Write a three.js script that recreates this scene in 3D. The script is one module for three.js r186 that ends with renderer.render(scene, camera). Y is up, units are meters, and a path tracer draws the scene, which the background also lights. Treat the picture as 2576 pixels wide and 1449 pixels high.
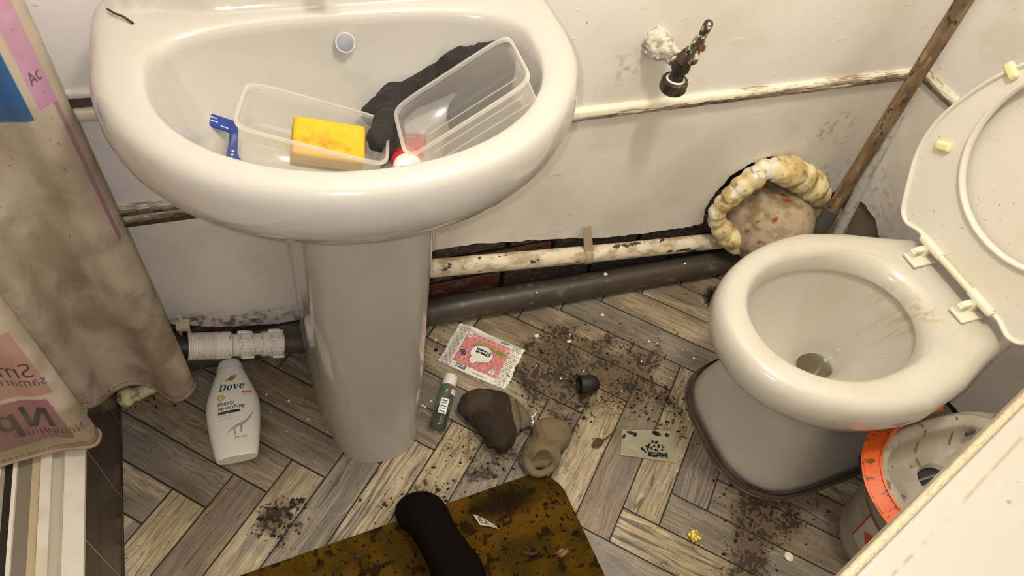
import * as THREE from 'three';
import { RoundedBoxGeometry } from 'three/addons/geometries/RoundedBoxGeometry.js';
import { MarchingCubes } from 'three/addons/objects/MarchingCubes.js';
import { mergeGeometries } from 'three/addons/utils/BufferGeometryUtils.js';
import { RectAreaLightUniformsLib } from 'three/addons/lights/RectAreaLightUniformsLib.js';

// ---------- camera, exposure, lights (metres; x along the back wall, z out of it, y up) ----------
const scene = new THREE.Scene();
scene.background = new THREE.Color(0x000000);
const camera = new THREE.PerspectiveCamera(43.2, 2576 / 1449, 0.02, 20);
{
  const right = new THREE.Vector3(0.94062596, 0.1161701, 0.31894721);
  const up = new THREE.Vector3(0.18066135, 0.62414775, -0.76013227);
  const back = new THREE.Vector3(-0.28737482, 0.77262158, 0.56610212);
  camera.position.set(0, 1.32, 0.95);
  camera.quaternion.setFromRotationMatrix(new THREE.Matrix4().makeBasis(right, up, back));
  camera.updateMatrixWorld();
}
const renderer = new THREE.WebGLRenderer({ antialias: true });
renderer.toneMapping = THREE.LinearToneMapping;
renderer.toneMappingExposure = 1.0;
renderer.shadowMap.enabled = true;
RectAreaLightUniformsLib.init();

// warm lamp, an opal globe on a drop from the ceiling near the back wall
const LAMP = { x: 0.5, y: 2.0, z: 0.56, color: new THREE.Color().setRGB(1.0, 0.95, 0.82) };
const lampLight = new THREE.PointLight(LAMP.color, 3.6, 0, 2);
lampLight.position.set(LAMP.x, LAMP.y, LAMP.z);
lampLight.castShadow = true; lampLight.shadow.radius = 4; lampLight.shadow.mapSize.set(1024, 1024); lampLight.shadow.bias = -0.001;
scene.add(lampLight);
// the phone's small white flash, two centimetres from the lens
const FLASH = new THREE.Vector3(-0.02, 0.008, 0.006).applyQuaternion(camera.quaternion).add(camera.position);
const flashLight = new THREE.SpotLight(new THREE.Color().setRGB(0.92, 0.94, 1.0), 1.0, 0, 0.95, 0.6, 2);
flashLight.position.copy(FLASH);
flashLight.target.position.set(0.35, 0.3, 0.1);
flashLight.castShadow = true; flashLight.shadow.radius = 0.25; flashLight.shadow.mapSize.set(2048, 2048); flashLight.shadow.bias = -0.0005;
scene.add(flashLight, flashLight.target);

// ---------- helpers ----------
function rng(seed) { let a = seed >>> 0; return () => { a = (a + 0x6d2b79f5) >>> 0; let t = a; t = Math.imul(t ^ (t >>> 15), t | 1); t ^= t + Math.imul(t ^ (t >>> 7), t | 61); return ((t ^ (t >>> 14)) >>> 0) / 4294967296; }; }
function hash(x, y, z = 0) { let h = (Math.imul(x | 0, 374761393) + Math.imul(y | 0, 668265263) + Math.imul(z | 0, 2147483647 ^ 0x5bd1e995)) | 0; h = Math.imul(h ^ (h >>> 13), 1274126177); h ^= h >>> 16; return (h >>> 0) / 4294967296; }
const GRID = new Float32Array(512 * 512); { const r = rng(2024); for (let i = 0; i < GRID.length; i++) GRID[i] = r(); }
function noise(x, y, s = 0) {
  const x0 = Math.floor(x), y0 = Math.floor(y); let fx = x - x0, fy = y - y0; fx = fx * fx * (3 - 2 * fx); fy = fy * fy * (3 - 2 * fy);
  const o = s * 0x9e3 + 7, xi = (x0 + o * 31) & 511, yi = ((y0 + o * 17) & 511) << 9, xj = (xi + 1) & 511, yj = (yi + 512) & 262143;
  const a = GRID[yi + xi], b = GRID[yi + xj], c = GRID[yj + xi], d = GRID[yj + xj];
  return a + (b - a) * fx + (c - a) * fy + (a - b - c + d) * fx * fy;
}
function fbm(x, y, o = 4, s = 0) { let v = 0, a = 0.5, t = 0; for (let i = 0; i < o; i++) { v += a * noise(x, y, s + i * 17); t += a; x = x * 2.03 + 11.3; y = y * 2.03 + 5.7; a *= 0.5; } return v / t; }
function noise3(x, y, z, s = 0) { const zi = Math.floor(z), f = z - zi, g = f * f * (3 - 2 * f); return noise(x, y, s + zi * 31) * (1 - g) + noise(x, y, s + (zi + 1) * 31) * g; }
function fbm3(x, y, z, o = 3, s = 0) { let v = 0, a = 0.5, t = 0; for (let i = 0; i < o; i++) { v += a * noise3(x, y, z, s + i * 57); t += a; x *= 2.03; y *= 2.03; z *= 2.03; a *= 0.5; } return v / t; }
const sst = (a, b, x) => { const t = Math.min(1, Math.max(0, (x - a) / (b - a))); return t * t * (3 - 2 * t); };
const mix = (a, b, t) => a + (b - a) * t;
const mix3 = (a, b, t) => [a[0] + (b[0] - a[0]) * t, a[1] + (b[1] - a[1]) * t, a[2] + (b[2] - a[2]) * t];
const V = (x, y, z) => new THREE.Vector3(x, y, z);

function dataTex(w, h, fn, color = true) {           // fn(u, v) -> [r, g, b] in 0..255 (sRGB for colours); v runs up
  const d = new Uint8Array(w * h * 4);
  for (let j = 0; j < h; j++) for (let i = 0; i < w; i++) {
    const c = fn((i + 0.5) / w, (j + 0.5) / h), k = (j * w + i) * 4;
    d[k] = c[0]; d[k + 1] = c[1]; d[k + 2] = c[2]; d[k + 3] = 255;
  }
  const t = new THREE.DataTexture(d, w, h, THREE.RGBAFormat);
  t.magFilter = THREE.LinearFilter; t.minFilter = THREE.LinearFilter; t.wrapS = t.wrapT = THREE.RepeatWrapping;
  if (color) t.colorSpace = THREE.SRGBColorSpace;
  t.needsUpdate = true; return t;
}
function greyTex(w, h, fn) { return dataTex(w, h, (u, v) => { const g = Math.max(0, Math.min(255, fn(u, v) * 255)); return [g, g, g]; }, false); }
function canvasTex(w, h, draw) {
  const c = document.createElement('canvas'); c.width = w; c.height = h; draw(c.getContext('2d'), w, h);
  const t = new THREE.CanvasTexture(c); t.colorSpace = THREE.SRGBColorSpace; t.anisotropy = 8; return t;
}
const rgb = (r, g, b) => new THREE.Color().setRGB(r / 255, g / 255, b / 255, THREE.SRGBColorSpace);
function mat(color, roughness = 0.6, extra = {}) { return new THREE.MeshPhysicalMaterial({ color, roughness, metalness: 0, ...extra }); }

const used = {};
function numbered(name) { used[name] = (used[name] ?? -1) + 1; return used[name] ? name + '_' + String(used[name]).padStart(3, '0') : name; }
function shade(m) { m.castShadow = true; m.receiveShadow = true; return m; }
function thing(name, label, category, pos = [0, 0, 0], turn = 0, group) {
  const o = new THREE.Group(); o.name = numbered(name); o.position.set(...pos); o.rotation.y = turn; o.userData = { label, category };
  if (group) o.userData.group = group;
  scene.add(o); return o;
}
function solo(name, geo, material, label, category, group, kind) {
  const m = shade(new THREE.Mesh(geo, material)); m.name = numbered(name); m.userData = { label, category };
  if (group) m.userData.group = group; if (kind) m.userData.kind = kind;
  scene.add(m); return m;
}
function part(parent, name, geo, material, label) {
  const m = shade(new THREE.Mesh(geo, material)); m.name = name; if (label) m.userData.label = label; parent.add(m); return m;
}
function struct(name, geo, material, parent = scene) {
  const m = shade(new THREE.Mesh(geo, material)); m.name = numbered(name); m.userData = { kind: 'structure' }; parent.add(m); return m;
}
function moved(g, x = 0, y = 0, z = 0, rx = 0, ry = 0, rz = 0) { if (rx) g.rotateX(rx); if (rz) g.rotateZ(rz); if (ry) g.rotateY(ry); return g.translate(x, y, z); }
function box(x0, x1, y0, y1, z0, z1, r = 0) {
  const w = x1 - x0, h = y1 - y0, d = z1 - z0;
  const g = r ? new RoundedBoxGeometry(w, h, d, 3, r) : new THREE.BoxGeometry(w, h, d);
  return g.translate((x0 + x1) / 2, (y0 + y1) / 2, (z0 + z1) / 2);
}
function merge(list) { return mergeGeometries(list.map((g) => { const h = g.index ? g.toNonIndexed() : g; for (const k of Object.keys(h.attributes)) if (!['position', 'normal', 'uv'].includes(k)) h.deleteAttribute(k); return h; })); }
// skin over rows of points; rows[i][j] = [x, y, z]; each row a closed ring unless open
function loft(rows, { closed = true, capA = false, capB = false, uvScale = [1, 1], uvFn = null } = {}) {
  const n = rows[0].length, m = rows.length, cols = closed ? n + 1 : n, pos = [], uv = [], idx = [];
  const P = (i, j) => rows[i][closed ? (j + n) % n : Math.min(n - 1, Math.max(0, j))];
  const nor = [];
  for (let i = 0; i < m; i++) for (let j = 0; j < cols; j++) {
    const p = P(i, j % n === 0 && closed ? 0 : j); pos.push(...p);
    const a = P(i, j - 1), b = P(i, j + 1), c = P(Math.max(0, i - 1), j), d = P(Math.min(m - 1, i + 1), j);
    const tx = b[0] - a[0], ty = b[1] - a[1], tz = b[2] - a[2], sx = d[0] - c[0], sy = d[1] - c[1], sz = d[2] - c[2];
    let nx = ty * sz - tz * sy, ny = tz * sx - tx * sz, nz = tx * sy - ty * sx; const l = Math.hypot(nx, ny, nz) || 1;
    nor.push(nx / l, ny / l, nz / l);
    uv.push(...(uvFn ? uvFn(p, j / (cols - 1), i / (m - 1)) : [j / (cols - 1) * uvScale[0], i / (m - 1) * uvScale[1]]));
  }
  for (let i = 0; i < m - 1; i++) for (let j = 0; j < cols - 1; j++) { const a = i * cols + j, b = a + 1, c = a + cols, d = c + 1; idx.push(a, b, c, b, d, c); }
  const cap = (i, flip) => {
    const s = pos.length / 3; let cx = 0, cy = 0, cz = 0; for (let j = 0; j < n; j++) { const p = P(i, j); cx += p[0] / n; cy += p[1] / n; cz += p[2] / n; }
    const p0 = P(i, 0), p1 = P(i, Math.floor(n / 3)), N = V(p0[0] - cx, p0[1] - cy, p0[2] - cz).cross(V(p1[0] - cx, p1[1] - cy, p1[2] - cz)).normalize(); if (flip) N.negate();
    const add = (p) => { pos.push(...p); nor.push(N.x, N.y, N.z); uv.push(...(uvFn ? uvFn(p, 0, i / (m - 1)) : [p[0], p[2]])); };
    add([cx, cy, cz]); for (let j = 0; j < n; j++) add(P(i, j));
    for (let j = 0; j < n; j++) { const a = s + 1 + j, b = s + 1 + (j + 1) % n; if (flip) idx.push(s, b, a); else idx.push(s, a, b); }
  };
  if (capA) cap(0, true); if (capB) cap(m - 1, false);
  const g = new THREE.BufferGeometry();
  g.setAttribute('position', new THREE.Float32BufferAttribute(pos, 3)); g.setAttribute('normal', new THREE.Float32BufferAttribute(nor, 3)); g.setAttribute('uv', new THREE.Float32BufferAttribute(uv, 2));
  g.setIndex(idx); return g;
}
function flip(g) { const i = g.index; for (let k = 0; k < i.count; k += 3) { const a = i.getX(k); i.setX(k, i.getX(k + 1)); i.setX(k + 1, a); } const n = g.attributes.normal; for (let k = 0; k < n.count * 3; k++) n.array[k] *= -1; return g; }
function sup(t, a, b, n) { const c = Math.cos(t), s = Math.sin(t); return [Math.sign(c) * a * Math.abs(c) ** (2 / n), Math.sign(s) * b * Math.abs(s) ** (2 / n)]; }
function lathe(profile, seg = 48) { return new THREE.LatheGeometry(profile.map(([r, y]) => new THREE.Vector2(r, y)), seg); }
function tube(points, r, seg = 64, rad = 16, closed = false) { const c = new THREE.CatmullRomCurve3(points.map((p) => V(...p)), closed, 'catmullrom', 0.5); return new THREE.TubeGeometry(c, seg, r, rad, closed); }
function rod(a, b, ra, rb = ra, seg = 32, open = false, hs = 1) {
  const A = V(...a), B = V(...b), d = B.clone().sub(A), g = new THREE.CylinderGeometry(rb, ra, d.length(), seg, hs, open);
  g.applyQuaternion(new THREE.Quaternion().setFromUnitVectors(V(0, 1, 0), d.normalize())); return g.translate(...A.add(B).multiplyScalar(0.5).toArray());
}
// one skin round a field: sdf(x, y, z) < 0 inside; bounds are the cube that holds it
function blob(sdf, center, half, res, colorFn) {
  const mc = new MarchingCubes(res, new THREE.MeshBasicMaterial(), false, false, 400000); mc.isolation = 0;
  for (let k = 0; k < res; k++) for (let j = 0; j < res; j++) for (let i = 0; i < res; i++) {
    const h = res / 2; mc.field[i + j * res + k * res * res] = -sdf(center[0] + (i - h) / h * half, center[1] + (j - h) / h * half, center[2] + (k - h) / h * half) / half;
  }
  mc.update(); const n = mc.count ?? mc.geometry.drawRange.count;
  const pos = new Float32Array(mc.positionArray.slice(0, n * 3)), p2 = new Float32Array(n * 3), nor = new Float32Array(n * 3), uv = new Float32Array(n * 2), col = colorFn ? new Float32Array(n * 3) : null;
  const e = half / res;
  for (let i = 0; i < n; i++) {
    const x = center[0] + pos[i * 3] * half, y = center[1] + pos[i * 3 + 1] * half, z = center[2] + pos[i * 3 + 2] * half;
    p2.set([x, y, z], i * 3);
    let nx = sdf(x + e, y, z) - sdf(x - e, y, z), ny = sdf(x, y + e, z) - sdf(x, y - e, z), nz = sdf(x, y, z + e) - sdf(x, y, z - e); const l = Math.hypot(nx, ny, nz) || 1;
    nor.set([nx / l, ny / l, nz / l], i * 3); uv.set([x + y * 0.4, z + y * 0.4], i * 2);
    if (col) col.set(colorFn(x, y, z, nx / l, ny / l, nz / l), i * 3);
  }
  const g = new THREE.BufferGeometry();
  g.setAttribute('position', new THREE.BufferAttribute(p2, 3)); g.setAttribute('normal', new THREE.BufferAttribute(nor, 3)); g.setAttribute('uv', new THREE.BufferAttribute(uv, 2));
  if (col) g.setAttribute('color', new THREE.BufferAttribute(col, 3));
  // keep the winding in step with the normals
  const P = p2, N = nor; for (let t = 0; t < n; t += 3) {
    const o = t * 3, ax = P[o + 3] - P[o], ay = P[o + 4] - P[o + 1], az = P[o + 5] - P[o + 2], bx = P[o + 6] - P[o], by = P[o + 7] - P[o + 1], bz = P[o + 8] - P[o + 2];
    const cx = ay * bz - az * by, cy = az * bx - ax * bz, cz = ax * by - ay * bx;
    if (cx * N[o] + cy * N[o + 1] + cz * N[o + 2] < 0) for (const [arr, w] of [[P, 3], [N, 3], [uv, 2], ...(col ? [[col, 3]] : [])]) for (let q = 0; q < w; q++) { const a = arr[(t + 1) * w + q]; arr[(t + 1) * w + q] = arr[(t + 2) * w + q]; arr[(t + 2) * w + q] = a; }
  }
  return g;
}
const smin = (a, b, k) => { const h = Math.max(k - Math.abs(a - b), 0) / k; return Math.min(a, b) - h * h * k * 0.25; };
function capsule(p, a, b, ra, rb) { // distance to a tapered capsule
  const bx = b[0] - a[0], by = b[1] - a[1], bz = b[2] - a[2], px = p[0] - a[0], py = p[1] - a[1], pz = p[2] - a[2];
  const t = Math.max(0, Math.min(1, (px * bx + py * by + pz * bz) / (bx * bx + by * by + bz * bz || 1)));
  return Math.hypot(px - bx * t, py - by * t, pz - bz * t) - mix(ra, rb, t);
}
const ell = (x, y, z, c, r) => { const k = Math.hypot((x - c[0]) / r[0], (y - c[1]) / r[1], (z - c[2]) / r[2]); return (k - 1) * Math.min(r[0], r[1], r[2]); };
const lin = (r, g, b) => { const c = rgb(r, g, b); return [c.r, c.g, c.b]; };
// ---------- the room: floor of herringbone planks ----------
const RX = 1.35, LX = -1.05, FZ = 1.62, KX = -0.35;   // right wall, left wall, front wall, kerb face
const PW = 0.0747, Q = Math.SQRT1_2, U0 = -0.66, W0 = 0.2842;
const toUW = (x, z) => [((x + z - 0.95) * Q - U0) / PW, ((x - z + 0.95) * Q - W0) / PW];
const toXZ = (u, w) => { const U = U0 + u * PW, W = W0 + w * PW; return [Q * (U + W), 0.95 + Q * (U - W)]; };
const mod = (a, n) => ((a % n) + n) % n;
function plankAt(u, w) {
  const iu = Math.floor(u), iw = Math.floor(w), k = mod(iu - iw, 10);
  if (k === 0 || k >= 6) { const n = Math.floor((iu - iw + 4) / 10); return { id: 'A' + iw + ',' + n, along: u - (iw - 4 + 10 * n), across: w - iw, s: iw * 7 + n * 131 + 3 }; }
  const n = Math.ceil((iw - iu + 1) / 10); return { id: 'B' + iu + ',' + n, along: w - (iu - 5 + 10 * n), across: u - iu, s: iu * 11 + n * 173 + 501 };
}
const TONE = [[186, 171, 144], [165, 148, 126], [151, 142, 129], [142, 125, 108], [127, 117, 105], [190, 175, 145], [187, 173, 145]]; // cream, tan, grey, brown, dark grey, crackled cream, streaked cream
const PLANK_TONE = { 'A0,0': 2, 'A1,0': 1, 'A2,0': 2, 'A3,0': 3, 'A4,0': 4, 'A5,0': 2, 'A6,0': 0, 'A7,0': 0, 'A8,0': 1, 'A9,0': 1, 'A10,0': 2, 'A11,0': 0, 'A12,0': 0, 'A13,0': 1, 'B0,0': 0, 'B1,0': 3, 'B2,0': 0, 'B3,0': 4, 'B4,0': 6, 'B5,0': 5, 'B6,0': 2, 'B7,0': 2, 'B8,0': 5, 'B9,0': 3, 'B10,0': 0, 'B11,0': 4, 'B12,0': 2, 'A2,1': 0, 'A3,1': 2, 'A4,1': 6, 'A5,1': 2, 'A6,1': 3, 'A7,1': 3, 'A8,1': 0, 'A9,1': 2, 'B-1,1': 1, 'B-2,1': 2, 'B0,-1': 2 };
// trodden mud: centre x, z, radius x, radius z, weight
const MUD = [[0.56, 0.17, 0.12, 0.07, 0.62], [0.49, 0.2, 0.08, 0.06, 0.72], [0.64, 0.29, 0.09, 0.07, 0.72], [0.5, 0.3, 0.09, 0.06, 0.66], [0.62, 0.24, 0.12, 0.08, 0.55], [0.67, 0.34, 0.05, 0.05, 0.55], [0.45, 0.24, 0.07, 0.05, 0.5], [0.72, 0.22, 0.1, 0.06, 0.32],
  [-0.095, 0.405, 0.03, 0.035, 0.8], [-0.12, 0.39, 0.022, 0.02, 0.7], [-0.075, 0.385, 0.04, 0.03, 0.5], [-0.06, 0.37, 0.012, 0.01, 0.9], [0.17, 0.412, 0.06, 0.022, 0.78], [0.11, 0.415, 0.05, 0.025, 0.55], [0.32, 0.4, 0.06, 0.05, 0.5], [0.27, 0.38, 0.06, 0.05, 0.45],
  [0.735, 0.675, 0.05, 0.04, 0.8], [0.7, 0.72, 0.05, 0.04, 0.95], [0.78, 0.66, 0.06, 0.05, 0.6], [0.68, 0.42, 0.05, 0.05, 0.35], [0.73, 0.38, 0.03, 0.05, 0.6], [0.78, 0.56, 0.06, 0.1, 0.42], [0.9, 0.66, 0.1, 0.06, 0.5], [0.4, 0.36, 0.1, 0.06, 0.45], [0.3, 0.1, 0.1, 0.05, 0.3], [-0.3, 0.07, 0.05, 0.04, 0.55], [0.82, 0.6, 0.1, 0.05, 0.4]];
function floorColour(x, z) {
  const [u, w] = toUW(x, z), p = plankAt(u, w), s = p.s;
  const tone = PLANK_TONE[p.id] ?? Math.floor(hash(s, 5) * 5);
  let c = TONE[tone]; const L = p.along * PW, A = p.across * PW;                    // metres along and across the grain
  const wob = (fbm(L * 14, A * 60, 2, s) - 0.5) * 0.012, ring = A + wob;
  const fine = fbm(L * 34, ring * 760, 3, s + 1), broad = fbm(L * 6, ring * 300, 3, s + 2), patch = fbm(L * 16, A * 32, 3, s + 3), weave = noise(L * 420, A * 900, s + 9);
  c = mix3(c, [c[0] * 0.66, c[1] * 0.65, c[2] * 0.64], sst(0.46, 0.7, fine) * 0.6);
  c = mix3(c, [c[0] * 1.12, c[1] * 1.11, c[2] * 1.06], sst(0.55, 0.75, patch) * 0.55);
  c = mix3(c, [110, 104, 97], sst(0.5, 0.66, fbm(L * 9, A * 26, 3, s + 4)) * (tone === 5 ? 0.25 : 0.5));
  const streak = tone === 6 ? 0.8 : tone === 4 ? 0.6 : tone === 2 || tone === 3 ? 0.3 : 0.22;
  c = mix3(c, tone === 4 || tone === 3 ? [180, 167, 143] : [82, 73, 64], sst(0.54, 0.62, broad) * streak * (0.5 + 0.5 * sst(0.3, 0.6, fine)));
  const line = Math.abs(fbm(L * 4, ring * 120, 2, s + 6) - 0.5); c = mix3(c, [54, 47, 41], sst(0.02, 0.006, line) * (tone === 6 || hash(s, 8) > 0.6 ? 0.55 : 0.18));
  if (tone === 5) { const k = Math.abs(fbm(L * 70, A * 150, 3, s + 7) - 0.5); c = mix3(c, [60, 50, 36], sst(0.03, 0.006, k) * sst(0.42, 0.55, fbm(L * 22, A * 30, 2, s + 8)) * 0.85); }
  c = mix3(c, [c[0] * 0.9, c[1] * 0.9, c[2] * 0.9], weave * 0.6);
  // printed bevel and grime in the joint
  const eA = Math.min(p.across, 1 - p.across) * PW, eL = Math.min(p.along, 5 - p.along) * PW, e = Math.min(eA, eL);
  c = mix3(c, [48, 40, 33], sst(0.0022, 0.0008, e) * 0.75);
  // dirt
  let d = 0; for (const m of MUD) { const dx = (x - m[0]) / m[2], dz = (z - m[1]) / m[3], r = dx * dx + dz * dz; if (r < 6) d += m[4] * Math.exp(-r); }
  const n1 = fbm(x * 34, z * 34, 4, 40), n2 = fbm(x * 190, z * 190, 3, 50), n3 = fbm(x * 300, z * 300, 2, 60);
  const grime = sst(0.35, 0.75, fbm(x * 9, z * 9, 4, 70)); c = mix3(c, [c[0] * 0.82, c[1] * 0.77, c[2] * 0.68], grime * 0.6);
  const wash = sst(0.58, 1.0, d * 0.55 + n1 * 0.75); c = mix3(c, [78, 60, 36], wash * 0.7);
  const clot = sst(0.93, 1.0, Math.min(d, 0.8) * 0.37 + n2 * 0.66 + n1 * 0.54 - (d < 0.08 ? 0.2 : 0)); c = mix3(c, [40, 28, 15], clot * 0.9);
  const spot = sst(0.74, 0.78, n3 * 0.66 + n2 * 0.3 + Math.min(d, 1) * 0.1); c = mix3(c, [34, 27, 20], spot * 0.85);
  return { c, h: 0.55 + 0.25 * (0.5 - fine) - 0.5 * sst(0.0016, 0.0005, e) + 0.25 * clot };
}
const FN = 2048, FX0 = -0.42, FZ0 = -0.06, FS = 1.8;
const floorHeight = new Uint8Array(FN * FN);
const floorMap = dataTex(FN, FN, (u, v) => { const r = floorColour(FX0 + u * FS, FZ0 + v * FS); floorHeight[Math.floor(v * FN) * FN + Math.floor(u * FN)] = Math.max(0, Math.min(255, r.h * 255)); return r.c; });
const floorBump = greyTex(FN / 2, FN / 2, (u, v) => floorHeight[Math.floor(v * FN) * FN + Math.floor(u * FN)] / 255);
const vinyl = mat(0xffffff, 0.58, { map: floorMap, bumpMap: floorBump, bumpScale: 0.0006 });
const floor = struct('floor', box(LX - 0.1, RX + 0.1, -0.1, -0.004, -0.12, FZ + 0.1), mat(rgb(48, 42, 36), 0.9));
{
  const clip = (poly, inside, cut) => { const out = []; for (let i = 0; i < poly.length; i++) { const a = poly[i], b = poly[(i + 1) % poly.length], ia = inside(a), ib = inside(b); if (ia) out.push(a); if (ia !== ib) out.push(cut(a, b)); } return out; };
  const bound = (poly) => {
    for (const [ax, lim, sg] of [[0, KX + 0.002, 1], [0, RX - 0.001, -1], [1, -0.012, 1], [1, 1.35, -1]])
      poly = poly.length ? clip(poly, (p) => sg * (p[ax] - lim) >= 0, (a, b) => { const t = (lim - a[ax]) / (b[ax] - a[ax]); return [mix(a[0], b[0], t), mix(a[1], b[1], t)]; }) : poly;
    return poly;
  };
  const GAP = 0.0006 / PW;
  const plank = (u0, u1, w0, w1) => {
    const poly = bound([toXZ(u0 + GAP, w0 + GAP), toXZ(u1 - GAP, w0 + GAP), toXZ(u1 - GAP, w1 - GAP), toXZ(u0 + GAP, w1 - GAP)]);
    if (poly.length < 3) return;
    let area = 0; for (let i = 0; i < poly.length; i++) { const a = poly[i], b = poly[(i + 1) % poly.length]; area += a[0] * b[1] - b[0] * a[1]; }
    if (Math.abs(area) < 4e-4) return;
    if (area > 0) poly.reverse();
    const pos = [], uv = [], idx = [], n = poly.length, cx = poly.reduce((s, p) => s + p[0], 0) / n, cz = poly.reduce((s, p) => s + p[1], 0) / n;
    const put = (x, y, z) => { pos.push(x, y, z); uv.push((x - FX0) / FS, (z - FZ0) / FS); return pos.length / 3 - 1; };
    const B = 0.0007, top = poly.map(([x, z]) => { const l = Math.hypot(cx - x, cz - z); return [x + (cx - x) / l * B * 1.5, z + (cz - z) / l * B * 1.5]; });
    const t = top.map(([x, z]) => put(x, 0, z)); for (let i = 1; i < n - 1; i++) idx.push(t[0], t[i], t[i + 1]);
    for (let i = 0; i < n; i++) { const k = (i + 1) % n, a = put(top[i][0], 0, top[i][1]), b = put(top[k][0], 0, top[k][1]), c = put(poly[k][0], -B, poly[k][1]), d = put(poly[i][0], -B, poly[i][1]), e = put(poly[k][0], -0.004, poly[k][1]), f = put(poly[i][0], -0.004, poly[i][1]); idx.push(a, d, b, b, d, c, d, f, c, c, f, e); }
    const g = new THREE.BufferGeometry(); g.setAttribute('position', new THREE.Float32BufferAttribute(pos, 3)); g.setAttribute('uv', new THREE.Float32BufferAttribute(uv, 2)); g.setIndex(idx);
    const h = g.toNonIndexed(); h.computeVertexNormals(); part(floor, 'plank', h, vinyl);
  };
  for (let n = -3; n <= 3; n++) for (let i = -24; i < 30; i++) { plank(i - 4 + 10 * n, i + 1 + 10 * n, i, i + 1); plank(i, i + 1, i - 5 + 10 * n, i + 10 * n); }
}

// ---------- walls: painted plaster over brick ----------
const wallBump = greyTex(1024, 1024, (u, v) => {
  const s = fbm(u * 8, v * 90, 3, 3) * 0.25 + fbm(u * 40, v * 40, 3, 5) * 0.3; const f = sst(0.76, 0.79, fbm(u * 34, v * 46, 3, 9)); return 0.3 + s * 0.6 + f * 0.4;
});
wallBump.repeat.set(1, 1);
const smudge = (x, y, cx, cy, rx, ry, s) => { const dx = (x - cx) / rx, dy = (y - cy) / ry, r = dx * dx + dy * dy; return r > 5 ? 0 : Math.exp(-r) * sst(0.5, 0.72, fbm(x * 85, y * 85, 4, s)); };
const paintBase = [236, 231, 226];
const backMap = dataTex(2048, 1024, (u, v) => {
  const x = LX + u * (RX - LX), y = v * 1.2; let c = paintBase;
  c = mix3(c, [214, 204, 188], sst(0.4, 0.75, fbm(x * 6, y * 6, 4, 21)) * 0.5);
  let m = 0; for (const [cx, cy, rx, ry, k] of [[1.2, 0.4, 0.03, 0.025, 0.5], [1.16, 0.37, 0.025, 0.025, 0.45], [1.24, 0.36, 0.025, 0.03, 0.35], [1.27, 0.24, 0.04, 0.05, 0.4], [1.29, 0.62, 0.012, 0.01, 0.4], [-0.1, 0.085, 0.08, 0.02, 1], [-0.2, 0.11, 0.06, 0.02, 0.9], [0.02, 0.06, 0.06, 0.015, 0.8], [0.62, 0.6, 0.03, 0.03, 0.35]]) m += smudge(x, y, cx, cy, rx, ry, 31) * k;
  c = mix3(c, [104, 98, 88], Math.min(1, m) * 0.85);
  const brown = smudge(x, y, -0.1, 0.09, 0.09, 0.018, 77) + smudge(x, y, -0.2, 0.115, 0.05, 0.015, 78); c = mix3(c, [96, 74, 52], Math.min(1, brown) * 0.8);
  const speck = sst(0.93, 0.95, fbm(x * 150, y * 150, 2, 44)); c = mix3(c, [120, 108, 92], speck * 0.7);
  return c;
});
const backPaint = mat(0xffffff, 0.6, { map: backMap, bumpMap: wallBump, bumpScale: 0.0008 });
backMap.wrapS = backMap.wrapT = THREE.ClampToEdgeWrapping;
const paintMap = dataTex(512, 512, (u, v) => mix3(paintBase, [212, 200, 180], sst(0.45, 0.75, fbm(u * 10, v * 10, 4, 61)) * 0.5));
const paint = mat(0xffffff, 0.6, { map: paintMap, bumpMap: wallBump, bumpScale: 0.0008 });
function jag(points, step, amp, seed) { // a torn edge: straight runs broken into short uneven ones
  const out = []; for (let i = 0; i < points.length - 1; i++) { const a = points[i], b = points[i + 1], l = Math.hypot(b[0] - a[0], b[1] - a[1]), n = Math.max(1, Math.round(l / step)); for (let k = 0; k < n; k++) { const t = k / n, h = (fbm(i * 9 + t * n * 0.7, 3.3, 3, seed) - 0.5) * 2 * amp; out.push([mix(a[0], b[0], t) - (b[1] - a[1]) / l * h, mix(a[1], b[1], t) + (b[0] - a[0]) / l * h]); } }
  out.push(points[points.length - 1]); return out;
}
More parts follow.
